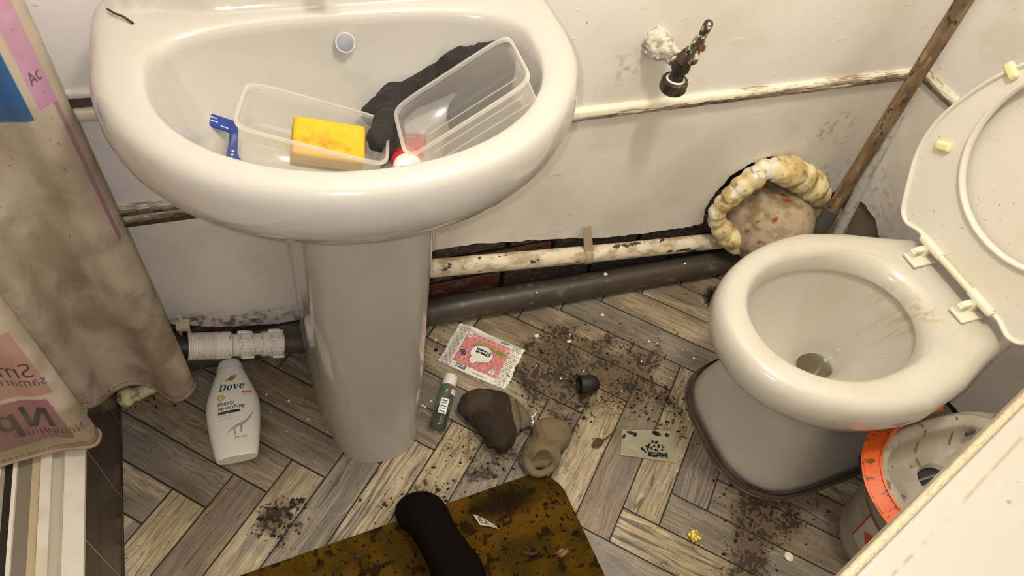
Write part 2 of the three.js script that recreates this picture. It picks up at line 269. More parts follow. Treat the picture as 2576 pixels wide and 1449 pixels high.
{
  const edge = jag([[LX, 0.13], [-0.23, 0.12], [-0.16, 0.085], [-0.112, 0.072], [-0.036, 0.056], [0.04, 0.052], [0.12, 0.11], [0.2, 0.205], [0.285, 0.202], [0.383, 0.2], [0.587, 0.168], [0.696, 0.145], [0.772, 0.138], [0.915, 0.129], [0.95, 0.135]], 0.008, 0.004, 91)
    .concat(jag([[0.95, 0.135], [0.938, 0.18], [0.944, 0.225], [0.966, 0.28], [1.006, 0.312], [1.06, 0.326], [1.12, 0.298], [1.175, 0.25], [1.205, 0.21], [1.22, 0.17]], 0.008, 0.006, 92).slice(1))
    .concat(jag([[1.22, 0.17], [1.3, 0.16], [RX, 0.176]], 0.008, 0.004, 93).slice(1));
  const s = new THREE.Shape(); s.moveTo(LX, 2.4); for (const [x, y] of edge) s.lineTo(x, y); s.lineTo(RX, 2.4); s.closePath();
  const g = new THREE.ExtrudeGeometry(s, { depth: 0.013, bevelEnabled: true, bevelThickness: 0.002, bevelSize: 0.0015, bevelSegments: 1 }).translate(0, 0, -0.015);
  const p = g.attributes.position, uv = g.attributes.uv; for (let i = 0; i < p.count; i++) uv.setXY(i, (p.getX(i) - LX) / (RX - LX), p.getY(i) / 1.2);
  wallBump.repeat.set(2.4, 1.2);
  const plaster = struct('wall_back', box(LX - 0.1, RX + 0.1, -0.1, 2.4, -0.16, -0.02), mat(rgb(70, 62, 54), 0.95, { map: dataTex(512, 512, (u, v) => mix3([112, 98, 84], [58, 50, 43], fbm(u * 60, v * 40, 4, 12))), bumpMap: wallBump, bumpScale: 0.003 }));
  part(plaster, 'plaster_coat', g, backPaint);
  const brickMap = (seed) => dataTex(256, 128, (u, v) => { let c = mix3([122, 58, 38], [84, 44, 32], fbm(u * 8, v * 5, 4, seed)); c = mix3(c, [112, 100, 88], sst(0.47, 0.62, fbm(u * 7, v * 5, 4, seed + 5)) * 0.9); return mix3(c, [52, 44, 38], sst(0.52, 0.7, fbm(u * 20, v * 12, 3, seed + 9)) * 0.7); });
  const greyBrick = (seed) => dataTex(256, 128, (u, v) => mix3(mix3([92, 80, 68], [60, 51, 43], fbm(u * 12, v * 8, 4, seed)), [128, 116, 100], sst(0.6, 0.72, fbm(u * 18, v * 12, 3, seed + 3)) * 0.6));
  const mats = [mat(0xffffff, 0.9, { map: brickMap(3) }), mat(0xffffff, 0.9, { map: greyBrick(8) }), mat(0xffffff, 0.9, { map: brickMap(15) })];
  const bg = []; for (let k = 0; k < 3; k++) { const b = new RoundedBoxGeometry(0.213, 0.066, 0.02, 2, 0.004), q = b.attributes.position; for (let i = 0; i < q.count; i++) { const n = (fbm(q.getX(i) * 40 + k * 9, q.getY(i) * 40, 2, k) - 0.5) * 0.004; q.setZ(i, q.getZ(i) + n); } bg.push(b); }
  for (let r = 0; r < 3; r++) for (let i = -4; i < 5; i++) {
    const x = 0.348 + i * 0.225 + (r % 2 ? 0.112 : 0), y = 0.034 + r * 0.077; if (x < LX + 0.1 || x > RX - 0.11) continue;
    const m = part(plaster, 'brick', bg[(i + 8) % 3], r === 0 && i === 0 ? mats[0] : i > 0 ? mats[1] : mats[(i + r + 8) % 3]); m.position.set(x, y, -0.0245 + hash(i, r) * 0.002);
  }
}
const uvM = (g, ax, ay) => { const p = g.attributes.position, u = g.attributes.uv; for (let i = 0; i < p.count; i++) u.setXY(i, p.getComponent(i, ax), p.getComponent(i, ay)); return g; };
{
  const right = struct('wall_right', box(RX + 0.012, RX + 0.12, -0.1, 2.4, -0.16, FZ + 0.1), mat(0xffffff, 0.95, { map: dataTex(256, 256, (u, v) => mix3([158, 142, 120], [112, 98, 80], fbm(u * 40, v * 40, 4, 14))) }));
  const edge = jag([[0, 0.18], [0.06, 0.178], [0.1, 0.18], [0.14, 0.162], [0.19, 0.12], [0.26, 0.05], [0.32, 0.01], [FZ, 0.008]], 0.008, 0.008, 95);
  const s = new THREE.Shape(); s.moveTo(0, 2.4); for (const [z, y] of edge) s.lineTo(z, y); s.lineTo(FZ, 2.4); s.closePath();
  const g = new THREE.ExtrudeGeometry(s, { depth: 0.014, bevelEnabled: false }).rotateY(-Math.PI / 2).translate(RX + 0.014, 0, 0);
  // after the turn the sheet lies in the y-z plane, facing the room
  const map = dataTex(1024, 1024, (u, v) => {
    const z = u * 1.2, y = v * 1.2; let c = mix3(paintBase, [212, 200, 180], sst(0.45, 0.75, fbm(z * 9, y * 9, 4, 63)) * 0.45);
    let m = 0; for (const [cz, cy, r, k] of [[0.05, 0.26, 0.03, 0.4], [0.1, 0.22, 0.04, 0.5], [0.18, 0.14, 0.06, 0.5], [0.03, 0.55, 0.012, 0.4], [0.12, 0.533, 0.014, 0.6]]) m += smudge(z, y, cz, cy, r, r, 65) * k;
    c = mix3(c, [126, 116, 100], Math.min(1, m) * 0.7); return mix3(c, [70, 60, 48], sst(0.93, 0.95, fbm(z * 160, y * 160, 2, 67)) * 0.7);
  });
  map.wrapS = map.wrapT = THREE.ClampToEdgeWrapping;
  const p = g.attributes.position, uv = g.attributes.uv; for (let i = 0; i < p.count; i++) uv.setXY(i, p.getZ(i) / 1.2, p.getY(i) / 1.2);
  part(right, 'plaster_coat', g, mat(0xffffff, 0.6, { map, bumpMap: wallBump, bumpScale: 0.0008 }));
}
struct('wall_left', uvM(box(LX - 0.1, LX, -0.1, 2.4, -0.02, FZ + 0.1), 2, 1), paint);
struct('wall_front', uvM(box(LX - 0.1, RX + 0.11, -0.1, 2.4, FZ, FZ + 0.1), 0, 1), mat(rgb(196, 188, 176), 0.7));
struct('ceiling', uvM(box(LX - 0.1, RX + 0.11, 2.4, 2.5, -0.02, FZ + 0.1), 0, 2), mat(rgb(232, 228, 220), 0.8));

// ---------- trims along the walls ----------
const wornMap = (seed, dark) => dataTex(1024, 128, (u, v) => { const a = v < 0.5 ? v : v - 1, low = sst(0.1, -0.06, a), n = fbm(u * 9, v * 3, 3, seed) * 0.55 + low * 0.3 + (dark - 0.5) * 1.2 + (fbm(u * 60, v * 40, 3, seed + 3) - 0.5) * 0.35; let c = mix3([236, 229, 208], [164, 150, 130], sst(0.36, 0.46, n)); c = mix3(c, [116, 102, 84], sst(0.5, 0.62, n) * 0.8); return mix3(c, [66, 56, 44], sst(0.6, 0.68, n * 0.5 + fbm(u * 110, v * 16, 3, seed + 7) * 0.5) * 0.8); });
function strip(a, b, w, d, material, name = 'trim_1', seed = 1) { // rounded, slightly uneven moulding from a to b standing off the wall by d
  const n = 90, rows = [], A = V(...a), B = V(...b), dir = B.clone().sub(A).normalize(), out = V(-dir.z, 0, dir.x);
  for (let i = 0; i <= n; i++) { const t = i / n, c = A.clone().lerp(B, t), wob = (fbm(t * 30, seed, 3, seed) - 0.5) * 0.0018, ring = []; for (let k = 0; k < 14; k++) { const [p, q] = sup(k / 14 * Math.PI * 2, d, w / 2, 3.2); ring.push([c.x + out.x * (p + wob * 0.5), c.y + q + wob, c.z + out.z * (p + wob * 0.5)]); } rows.push(ring); }
  return struct(name, loft(rows, { capA: true, capB: true, uvFn: (p, j, i) => [i * A.distanceTo(B), j] }), material);
}
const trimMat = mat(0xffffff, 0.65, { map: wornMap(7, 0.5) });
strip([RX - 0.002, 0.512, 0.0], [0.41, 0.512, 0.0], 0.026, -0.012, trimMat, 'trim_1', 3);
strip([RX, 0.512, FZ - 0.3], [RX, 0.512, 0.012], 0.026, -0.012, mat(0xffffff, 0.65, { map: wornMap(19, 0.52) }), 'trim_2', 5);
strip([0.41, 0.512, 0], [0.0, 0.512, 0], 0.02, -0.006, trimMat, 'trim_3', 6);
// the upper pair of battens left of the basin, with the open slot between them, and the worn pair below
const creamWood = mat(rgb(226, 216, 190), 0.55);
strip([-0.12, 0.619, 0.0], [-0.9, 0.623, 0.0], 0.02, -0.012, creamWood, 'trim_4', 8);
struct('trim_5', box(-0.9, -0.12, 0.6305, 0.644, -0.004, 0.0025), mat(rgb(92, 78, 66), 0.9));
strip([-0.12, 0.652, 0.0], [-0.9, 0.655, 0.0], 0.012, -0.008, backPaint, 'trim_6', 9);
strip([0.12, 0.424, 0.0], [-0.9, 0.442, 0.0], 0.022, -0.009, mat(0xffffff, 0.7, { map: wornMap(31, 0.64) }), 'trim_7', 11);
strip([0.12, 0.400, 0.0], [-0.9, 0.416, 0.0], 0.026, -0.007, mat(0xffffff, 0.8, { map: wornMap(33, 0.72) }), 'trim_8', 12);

// ---------- shower kerb with dark tiles, and the white door track on it ----------
{
  const kerb = struct('wall_kerb', box(LX, KX - 0.001, -0.05, 0.184, -0.005, FZ), mat(rgb(176, 160, 132), 0.9));
  const tileMap = dataTex(256, 256, (u, v) => mix3([50, 41, 33], [74, 62, 50], sst(0.4, 0.8, fbm(u * 9, v * 7, 4, 71)) * 0.6 + noise(u * 90, v * 90, 3) * 0.15));
  const tm = mat(0xffffff, 0.32, { map: tileMap });
  for (let i = -1; i < 11; i++) for (const [y0, y1] of [[0.001, 0.1245], [0.1265, 0.185]]) {
    const z0 = 0.127 + (i - 0) * 0.149, z1 = z0 + 0.1462, a = Math.max(0.0, z0), b = Math.min(FZ - 0.002, z1); if (b - a < 0.02) continue;
    part(kerb, 'tile', box(KX - 0.008, KX, y0, y1, a, b, 0.0012), tm);
  }
  const t = thing('shower_door_track', 'white plastic shower door track with grey channels on top of the dark tiled kerb', 'door track', [0, 0.185, 0]);
  const run = (pts, m, name) => { const s = new THREE.Shape(); pts.forEach(([x, y], i) => (i ? s.lineTo(x, y) : s.moveTo(x, y))); s.closePath(); part(t, name, new THREE.ExtrudeGeometry(s, { depth: FZ - 0.02, bevelEnabled: true, bevelSize: 0.0012, bevelThickness: 0.001, bevelSegments: 2 }).translate(0, 0, 0.008), m); };
  const trackMap = dataTex(64, 1024, (u, v) => mix3([206, 202, 194], [190, 178, 150], sst(0.45, 0.8, fbm(u * 40, v * 30, 3, 5)) * 0.6));
  const white = mat(0xffffff, 0.3, { map: trackMap }), dirty = mat(rgb(178, 164, 134), 0.5);
  run([[-0.352, 0], [-0.352, 0.006], [-0.378, 0.0075], [-0.379, 0]], white, 'outer_lip');
  run([[-0.379, 0], [-0.379, 0.0045], [-0.382, 0.0045], [-0.382, 0]], dirty, 'dirt_line');
  run([[-0.382, 0], [-0.382, 0.002], [-0.397, 0.002], [-0.397, 0]], mat(rgb(176, 170, 158), 0.4), 'channel');
  run([[-0.397, 0], [-0.397, 0.012], [-0.409, 0.013], [-0.409, 0]], white, 'middle_lip');
  run([[-0.409, 0], [-0.409, 0.004], [-0.424, 0.004], [-0.424, 0]], dirty, 'channel');
  run([[-0.424, 0], [-0.424, 0.003], [-0.446, 0.003], [-0.446, 0]], mat(rgb(120, 112, 100), 0.25), 'grey_channel');
  run([[-0.446, 0], [-0.446, 0.008], [-0.449, 0.008], [-0.449, 0]], mat(rgb(220, 214, 204), 0.3), 'inner_lip');
  run([[-0.449, 0], [-0.449, 0.005], [-0.463, 0.005], [-0.463, 0]], mat(rgb(34, 29, 24), 0.4), 'black_seal');
  run([[-0.463, 0], [-0.463, 0.02], [-0.468, 0.021], [-0.468, 0]], white, 'inner_lip');
  run([[-0.468, 0], [-0.468, 0.012], [-0.56, 0.012], [-0.56, 0]], mat(rgb(176, 174, 176), 0.2), 'frame_bar');
}
// the white cabinet at the near right, its back edge towards the bucket
{
  const d = thing('cabinet', 'white cabinet with a scuffed top and worn front edge, near right corner of photo', 'cabinet', [0.283, 0, 0.9]); d.rotation.y = 0.3194;
  const map = dataTex(1024, 1024, (u, v) => { let c = mix3([162, 157, 149], [156, 150, 139], sst(0.45, 0.8, fbm(u * 5, v * 5, 4, 5)) * 0.5); const ln = sst(0.0016, 0.0004, Math.abs(v - 0.0215 - 0.001 * (noise(u * 20, 3, 5) - 0.5))) * sst(0.35, 0.6, fbm(u * 60, 5, 3, 9)); c = mix3(c, [140, 120, 90], ln * 0.7); return mix3(c, [120, 100, 74], sst(0.84, 0.87, fbm(u * 110, v * 110, 3, 7)) * 0.6); });
  const topM = mat(0xffffff, 0.4, { map }), side = mat(rgb(222, 216, 204), 0.45);
  const tg = box(0, 0.5, 0.826, 0.85, 0.0068, 0.5, 0.0025); { const p = tg.attributes.position, q = tg.attributes.uv; for (let i = 0; i < p.count; i++) q.setXY(i, p.getX(i), p.getZ(i)); }
  part(d, 'top', tg, topM);
  part(d, 'edge_strip', box(0, 0.5, 0.822, 0.8498, 0, 0.0072, 0.0034), mat(0xffffff, 0.5, { map: dataTex(1024, 64, (u, v) => mix3([172, 160, 136], [142, 122, 92], sst(0.5, 0.75, fbm(u * 160, v * 8, 4, 3)) * 0.6)) }), 'worn yellowed edging strip');
  part(d, 'body', box(0.006, 0.494, 0.06, 0.8255, 0.1, 0.49, 0.003), side); part(d, 'plinth', box(0.02, 0.48, 0.001, 0.06, 0.12, 0.47), mat(rgb(150, 146, 138), 0.6));
  for (const x of [0.01, 0.252]) { const f = part(d, 'cabinet_door', box(x, x + 0.238, 0.07, 0.815, 0.4905, 0.508, 0.003), side); part(f, 'handle', box(x + (x < 0.2 ? 0.2 : 0.026), x + (x < 0.2 ? 0.212 : 0.038), 0.6, 0.74, 0.512, 0.522, 0.003), mat(rgb(170, 168, 164), 0.3, { metalness: 0.9 })); }
  part(d, 'paint_scar', tube([[0.209, 0.8502, 0.085], [0.216, 0.8506, 0.098], [0.228, 0.8506, 0.109], [0.243, 0.8502, 0.116]], 0.0022, 20, 6), mat(rgb(250, 246, 236), 0.4));
}
// ceiling lamp fitting and the phone that carries the flash
{
  const t = thing('ceiling_lamp', 'opal glass globe lamp hanging on a thin rod from the ceiling', 'lamp', [LAMP.x, 2.4, LAMP.z]);
  part(t, 'base', lathe([[0, -0.001], [0.06, -0.001], [0.06, -0.02], [0.012, -0.03], [0.008, -0.04], [0.008, -0.29], [0.02, -0.295], [0.02, -0.315], [0, -0.315]]), mat(rgb(235, 232, 225), 0.4));
  part(t, 'lamp_shade', new THREE.SphereGeometry(0.09, 40, 28).translate(0, LAMP.y - 2.4, 0), mat(rgb(255, 240, 214), 0.4, { emissive: rgb(255, 232, 184), emissiveIntensity: 3 }));
  const p = thing('phone', 'black mobile phone with a small white flash, held up by the photographer', 'phone', [0, 0, 0]);
  p.position.copy(camera.position); p.quaternion.copy(camera.quaternion);
  part(p, 'body', new RoundedBoxGeometry(0.147, 0.071, 0.008, 3, 0.0035).translate(0.045, -0.02, 0.016), mat(rgb(30, 30, 32), 0.3));
  part(p, 'flash_light', new THREE.CylinderGeometry(0.003, 0.003, 0.001, 24).rotateX(Math.PI / 2).translate(-0.02, 0.008, 0.0115), mat(rgb(255, 250, 240), 0.3, { emissive: rgb(255, 244, 226), emissiveIntensity: 8 }));
}
// ---------- washbasin ----------
const TAU = Math.PI * 2;
const speckMap = dataTex(1024, 1024, (u, v) => {
  let c = mix3([178, 174, 168], [173, 167, 156], sst(0.5, 0.8, fbm(u * 6, v * 6, 4, 81)) * 0.45);
  c = mix3(c, [150, 136, 106], sst(0.74, 0.82, fbm(u * 110, v * 110, 3, 83)) * 0.05); return mix3(c, [92, 76, 56], sst(0.95, 0.965, fbm(u * 300, v * 300, 2, 85)) * 0.6);
});
const ceramic = mat(0xffffff, 0.16, { map: speckMap, clearcoat: 0.6, clearcoatRoughness: 0.06 });
const uvXZ = (k, o = 0) => (p) => [(p[0] + p[1] * 0.5) * k + o, (p[2] + p[1] * 0.5) * k + o];
{
  const t = thing('washbasin', 'large white ceramic washbasin with a wide stained rim, holding plastic tubs', 'washbasin');
  const N = 120, CX = 0.117;
  const O = (a) => { const c = Math.cos(a), s = Math.sin(a); if (s >= 0) { const [x, z] = sup(a, 0.283, 0.262, 2.05); return [CX + x, 0.18 + z]; } const [x, z] = sup(a, 0.283, 0.166, 7); return [CX + x, 0.18 + z]; };
  const I = (a) => { const s = Math.sin(a); if (s >= 0) { const [x, z] = sup(a, 0.22, 0.181, 2.05); return [CX + x, 0.22 + z]; } const [x, z] = sup(a, 0.22, 0.096, 3.2); return [CX + x, 0.22 + z]; };
  const ring = (f) => { const r = []; for (let j = 0; j < N; j++) r.push(f(j / N * TAU)); return r; };
  const rows = [];
  for (const [k, y, cz] of [[0.05, 0.6405, 0.25], [0.2, 0.642, 0.25], [0.38, 0.648, 0.249], [0.55, 0.66, 0.247], [0.68, 0.678, 0.244], [0.78, 0.7, 0.24], [0.86, 0.727, 0.236], [0.92, 0.757, 0.232], [0.96, 0.782, 0.23], [0.985, 0.799, 0.23]])
    rows.push(ring((a) => { const [x, z] = I(a); return [CX + (x - CX) * k, y, cz + (z - 0.23) * k]; }));
  const deck = (x, z) => 0.019 * sst(0.107, 0.095, z + 0.02 * sst(-0.02, -0.12, x)) * sst(-0.155, -0.09, x) + 0.004 * sst(0.085, 0.05, z);
  for (const [f, y] of [[0.0, 0.808], [0.04, 0.8135], [0.08, 0.8158], [0.12, 0.817], [0.15, 0.8175], [0.18, 0.818], [0.21, 0.8183], [0.24, 0.8186], [0.27, 0.8188], [0.3, 0.8189], [0.34, 0.819], [0.38, 0.819], [0.42, 0.819], [0.5, 0.819], [0.6, 0.8185], [0.7, 0.8175], [0.8, 0.815], [0.88, 0.811], [0.94, 0.805], [0.98, 0.797], [1, 0.787]])
    rows.push(ring((a) => { const [x0, z0] = I(a), [x1, z1] = O(a), x = mix(x0, x1, f), z = mix(z0, z1, f); return [x, y + deck(x, z) * sst(0, 0.08, f) * sst(1, 0.92, f), z]; }));
  for (const [k, y] of [[1.0, 0.772], [0.99, 0.756], [0.965, 0.739], [0.92, 0.721], [0.85, 0.702], [0.76, 0.683], [0.66, 0.664], [0.56, 0.645], [0.47, 0.621], [0.4, 0.611], [0.34, 0.604]])
    rows.push(ring((a) => { const [x, z] = O(a); return [CX + (x - CX) * k, y, 0.1 + (z - 0.1) * k]; }));
  part(t, 'basin', loft(rows, { capA: true, uvFn: uvXZ(1.7) }), ceramic);
  const ov = new THREE.Group(); ov.name = 'overflow_hole'; ov.position.set(0.121, 0.783, 0.1335); ov.rotation.x = -0.55; t.add(ov);
  part(ov, 'overflow_plug', lathe([[0, -0.002], [0.0105, -0.002], [0.0105, 0.0005], [0, 0.001]]).rotateX(Math.PI / 2).translate(0, 0, 0.001), mat(rgb(126, 128, 138), 0.45));
  part(ov, 'rim', new THREE.TorusGeometry(0.0115, 0.0016, 12, 40), ceramic);
  part(t, 'waste', lathe([[0, 0.6425], [0.02, 0.6425], [0.021, 0.6435], [0.021, 0.646], [0.018, 0.6465], [0, 0.6455]]).translate(CX, 0, 0.25), mat(rgb(190, 188, 184), 0.25, { metalness: 0.9 }));
  const chrome = mat(rgb(205, 203, 200), 0.15, { metalness: 1 });
  const tap = new THREE.Group(); tap.name = 'tap'; t.add(tap);
  part(tap, 'tap_body', moved(lathe([[0, 0], [0.026, 0], [0.026, 0.006], [0.021, 0.01], [0.021, 0.07], [0.024, 0.075], [0.024, 0.105], [0.015, 0.115], [0, 0.116]]), 0.117, 0.831, 0.05), chrome);
  part(tap, 'spout', tube([[0.117, 0.885, 0.055], [0.117, 0.9, 0.09], [0.117, 0.903, 0.125], [0.117, 0.89, 0.14]], 0.0115, 30, 20), chrome);
  part(tap, 'lever', new RoundedBoxGeometry(0.02, 0.008, 0.09, 3, 0.004).translate(0.117, 0.955, 0.085), chrome);
  // dark hair-thin streak left lying on the rim
  solo('twig', tube([[-0.139, 0.8215, 0.087], [-0.131, 0.822, 0.098], [-0.123, 0.822, 0.105], [-0.113, 0.8205, 0.118]], 0.0013, 24, 8), mat(rgb(66, 48, 34), 0.7), 'thin dark brown twig lying on the left rim of the washbasin', 'twig');
  const ped = thing('pedestal', 'tall white ceramic pedestal that carries the washbasin, standing on the floor', 'pedestal');
  const prow = [];
  for (let i = 0; i <= 26; i++) {
    const y = i / 26 * 0.612, k = i / 26, px = 0.1125 + 0.014 * k, fz = mix(0.331, 0.262, 1 - (1 - k) ** 1.5), w = mix(0.104, 0.112, k) + (i === 0 ? -0.002 : 0), zb = 0.062, zc = 0.15, r = [];
    for (let j = 0; j < 96; j++) { const a = j / 96 * TAU, s = Math.sin(a); if (s >= 0) { const [x, z] = sup(a, w - 0.006 * sst(0, 0.3, s), fz - zc, mix(2.7, 3.3, k)); r.push([px + x, y, zc + z]); } else { const [x, z] = sup(a, w, zc - zb, 9); r.push([px + x * (1 + 0.04 * sst(-0.05, -0.2, s)), y, zc + z]); } }
    prow.push(r);
  }
  part(ped, 'pedestal_column', loft(prow.reverse(), { capA: true, capB: true, uvFn: (p) => [p[0] * 1.5 + p[2] * 0.8 + 0.4, p[1] * 1.5] }), ceramic);
}
// ---------- toilet ----------
{
  const t = thing('toilet', 'white ceramic toilet pan with its seat and lid raised, by the right wall', 'toilet');
  const N = 112, ZC = 0.46;
  const stain = dataTex(1024, 1024, (u, v) => {
    const x = 0.6 + u * 0.65, z = 0.25 + v * 0.42; let c = mix3([200, 195, 184], [194, 187, 171], sst(0.5, 0.8, fbm(u * 7, v * 7, 4, 91)) * 0.5);
    const y1 = (cx, cz, rx, rz, s) => { const q = ((x - cx) / rx) ** 2 + ((z - cz) / rz) ** 2; return q > 5 ? 0 : Math.exp(-q) * sst(0.46, 0.7, fbm(x * 140, z * 140, 4, s)); };
    c = mix3(c, [160, 134, 74], Math.min(1, y1(1.052, 0.49, 0.012, 0.03, 3) + y1(1.04, 0.43, 0.01, 0.03, 5) * 0.5) * 0.5);
    return mix3(c, [60, 48, 36], sst(0.945, 0.955, fbm(u * 190, v * 190, 2, 95)) * 0.8);
  });
  const pan = mat(0xffffff, 0.16, { map: stain, clearcoat: 0.6, clearcoatRoughness: 0.06 });
  const ring = (f) => { const r = []; for (let j = 0; j < N; j++) r.push(f(j / N * TAU)); return r; };
  const O = (a) => { // outer rim; the front is towards -x
    const c = Math.cos(a); if (c <= 0) { const [x, z] = sup(a, 0.276, 0.195, 2.15); return [0.932 + x, ZC + z]; }
    const [x, z] = sup(a, 0.3, 0.195, 5); return [0.932 + x, ZC + z * (1 - 0.32 * sst(0.0, 0.8, x / 0.3))];
  };
  const I = (a) => { const [x, z] = sup(a, Math.cos(a) > 0 ? 0.172 : 0.155, 0.126, 2.1); return [0.878 + x, ZC - 0.008 + z]; };
  const B = (a) => { const c = Math.cos(a); if (c <= 0) { const [x, z] = sup(a, 0.158, 0.158, 2.9); return [0.915 + x, ZC + z]; } const [x, z] = sup(a, 0.3, 0.158, 5); return [0.915 + x, ZC + z * (1 - 0.1 * sst(0, 0.8, x / 0.3))]; };
  const rows = [];
  for (const [k, y, sx] of [[0.05, 0.125, 0.1], [0.16, 0.13, 0.1], [0.24, 0.145, 0.098], [0.3, 0.165, 0.092], [0.42, 0.19, 0.076], [0.58, 0.214, 0.055], [0.73, 0.242, 0.034], [0.86, 0.274, 0.018], [0.95, 0.306, 0.006], [1.0, 0.33, 0.0], [1.015, 0.345, 0]])
    rows.push(ring((a) => { const [x, z] = I(a); return [0.878 + sx + (x - 0.878) * k, y, ZC - sx * 0.3 + (z - ZC) * k]; }));
  for (const [f, y] of [[0.02, 0.349], [-0.02, 0.352], [-0.025, 0.36], [0.0, 0.374], [0.06, 0.386], [0.14, 0.393], [0.25, 0.398], [0.4, 0.4], [0.55, 0.4], [0.7, 0.398], [0.82, 0.394], [0.91, 0.387], [0.97, 0.377], [1, 0.364]])
    rows.push(ring((a) => { const [x0, z0] = I(a), [x1, z1] = O(a); return [mix(x0, x1, f), y, mix(z0, z1, f)]; }));
  for (const [f, y] of [[0.0, 0.35], [0.02, 0.338], [0.07, 0.325], [0.16, 0.31], [0.3, 0.293], [0.48, 0.272], [0.68, 0.248], [0.86, 0.222], [0.98, 0.19]])
    rows.push(ring((a) => { const [x0, z0] = O(a), [x1, z1] = B(a), bx = 0.985 + (x1 - 0.985) * 0.72, bz = ZC + (z1 - ZC) * 0.74; return [mix(x0, bx, f), y, mix(z0, bz, f)]; }));
  for (const [k, y] of [[0.76, 0.15], [0.82, 0.11], [0.89, 0.075], [0.95, 0.045], [0.985, 0.02], [1.0, 0.003]])
    rows.push(ring((a) => { const [x, z] = B(a); return [0.985 + (x - 0.985) * k, y, ZC + (z - ZC) * (k + 0.01)]; }));
  part(t, 'pan', loft(rows, { capA: true, capB: true, uvFn: (p) => [(p[0] - 0.6) / 0.65, (p[2] - 0.25 + (0.4 - p[1]) * 0.15) / 0.42] }), pan);
  part(t, 'water', lathe([[0, 0.1475], [0.036, 0.1475], [0.036, 0.145], [0, 0.145]]).translate(0.976, 0, ZC - 0.03), mat(rgb(150, 136, 100), 0.05, { transmission: 0.7, thickness: 0.01, ior: 1.33, attenuationColor: rgb(150, 124, 70), attenuationDistance: 0.02 }));
  // the vinyl turned up round the foot
  const col = []; for (const [o, y] of [[0.013, 0.0012], [0.008, 0.003], [0.006, 0.009], [0.005, 0.018], [0.0045, 0.026], [0.002, 0.027]]) col.push(ring((a) => { const [x, z] = B(a), w = 0.003 * (fbm(Math.cos(a) * 3 + 4, Math.sin(a) * 3 + 4, 3, 5) - 0.5); const l = Math.hypot(x - 0.985, z - ZC); return [x + (x - 0.985) / l * (o + w), y, z + (z - ZC) / l * (o + w)]; }));
  const collarMap = dataTex(1024, 64, (u, v) => mix3(mix3([112, 101, 88], [58, 50, 42], sst(0.35, 0.65, fbm(u * 14, v * 16, 4, 4))), [150, 138, 118], sst(0.6, 0.7, fbm(u * 20, v * 26, 3, 9)) * 0.7));
  part(t, 'vinyl_collar', loft(col.reverse(), { uvFn: (p, j, i) => [j, i] }), mat(0xffffff, 0.6, { map: collarMap }), 'dark wood-print vinyl turned up round the foot of the pan');
  const screw = part(t, 'screw_cap', lathe([[0, 0], [0.011, 0], [0.011, 0.004], [0.007, 0.007], [0, 0.008]]), mat(rgb(88, 62, 36), 0.6)); screw.position.set(1.025, 0.055, 0.605); screw.rotation.x = 1.2;
  // seat and lid, stood up against the wall; local y runs up the lid, local x across it
  const plastic = (seed) => mat(0xffffff, 0.36, { map: dataTex(512, 512, (u, v) => { let c = mix3([230, 224, 212], [224, 216, 198], sst(0.5, 0.8, fbm(u * 6, v * 6, 3, seed)) * 0.5); const s = sst(0.4, 0.8, fbm(u * 6 + 3, v * 6, 3, seed + 2)); return mix3(c, [86, 80, 64], sst(0.92, 0.94, fbm(u * 120, v * 120, 2, seed + 4) + s * 0.06) * 0.85); }) });
  const outline = (k, oy = 0) => { const half = [[0.0, 0.0], [0.07, 0.0], [0.105, 0.004], [0.135, -0.004], [0.155, 0.004], [0.172, 0.028], [0.19, 0.06], [0.209, 0.098], [0.2185, 0.14], [0.218, 0.18], [0.208, 0.225], [0.19, 0.275], [0.158, 0.33], [0.11, 0.38], [0.055, 0.405], [0, 0.411]]; const pts = half.map(([x, y]) => V(-x * k, y * k + oy, 0)); const c = new THREE.CatmullRomCurve3(pts).getPoints(60); const all = c.concat(c.slice(1, -1).reverse().map((p) => V(-p.x, p.y, 0))); return all; };
  const shapeOf = (pts) => { const s = new THREE.Shape(); pts.forEach((p, i) => (i ? s.lineTo(p.x, p.y) : s.moveTo(p.x, p.y))); s.closePath(); return s; };
  const hole = (r) => { const h = []; for (let i = 0; i < 72; i++) { const a = i / 72 * TAU, [x, y] = sup(a, 0.155 + r, 0.155 + r, 2.1); h.push(V(x, 0.236 + y, 0)); } return h; };
  const seatP = new THREE.Group(); seatP.name = 'seat'; t.add(seatP); const lidP = new THREE.Group(); lidP.name = 'lid'; t.add(lidP);
  for (const [g, x] of [[seatP, 1.123], [lidP, 1.139]]) { g.position.set(x, 0.424, 0.45); g.quaternion.setFromRotationMatrix(new THREE.Matrix4().makeBasis(V(0, 0, 1), V(0.12, 0.9928, 0).normalize(), V(-0.9928, 0.12, 0).normalize())); }
  const uvp = (g) => { const p = g.attributes.position, u = g.attributes.uv; for (let i = 0; i < p.count; i++) u.setXY(i, p.getX(i) * 2.4 + 0.5, p.getY(i) * 2.4); return g; };
  const rs = shapeOf(outline(1)); rs.holes.push(new THREE.Path(hole(0).map((p) => new THREE.Vector2(p.x, p.y))));
  part(seatP, 'seat_ring', uvp(new THREE.ExtrudeGeometry(rs, { depth: 0.004, bevelEnabled: true, bevelSize: 0.002, bevelThickness: 0.002, bevelSegments: 3, curveSegments: 4 }).translate(0, 0, -0.006)), plastic(11));
  const ridge = (pts, r) => new THREE.TubeGeometry(new THREE.CatmullRomCurve3(pts, true), 200, r, 10, true).scale(1, 1, 1.5);
  part(seatP, 'outer_lip', ridge(outline(1).filter((p, i) => i % 2 === 0), 0.0042), plastic(11));
  part(seatP, 'inner_lip', ridge(hole(0), 0.0052), plastic(11));
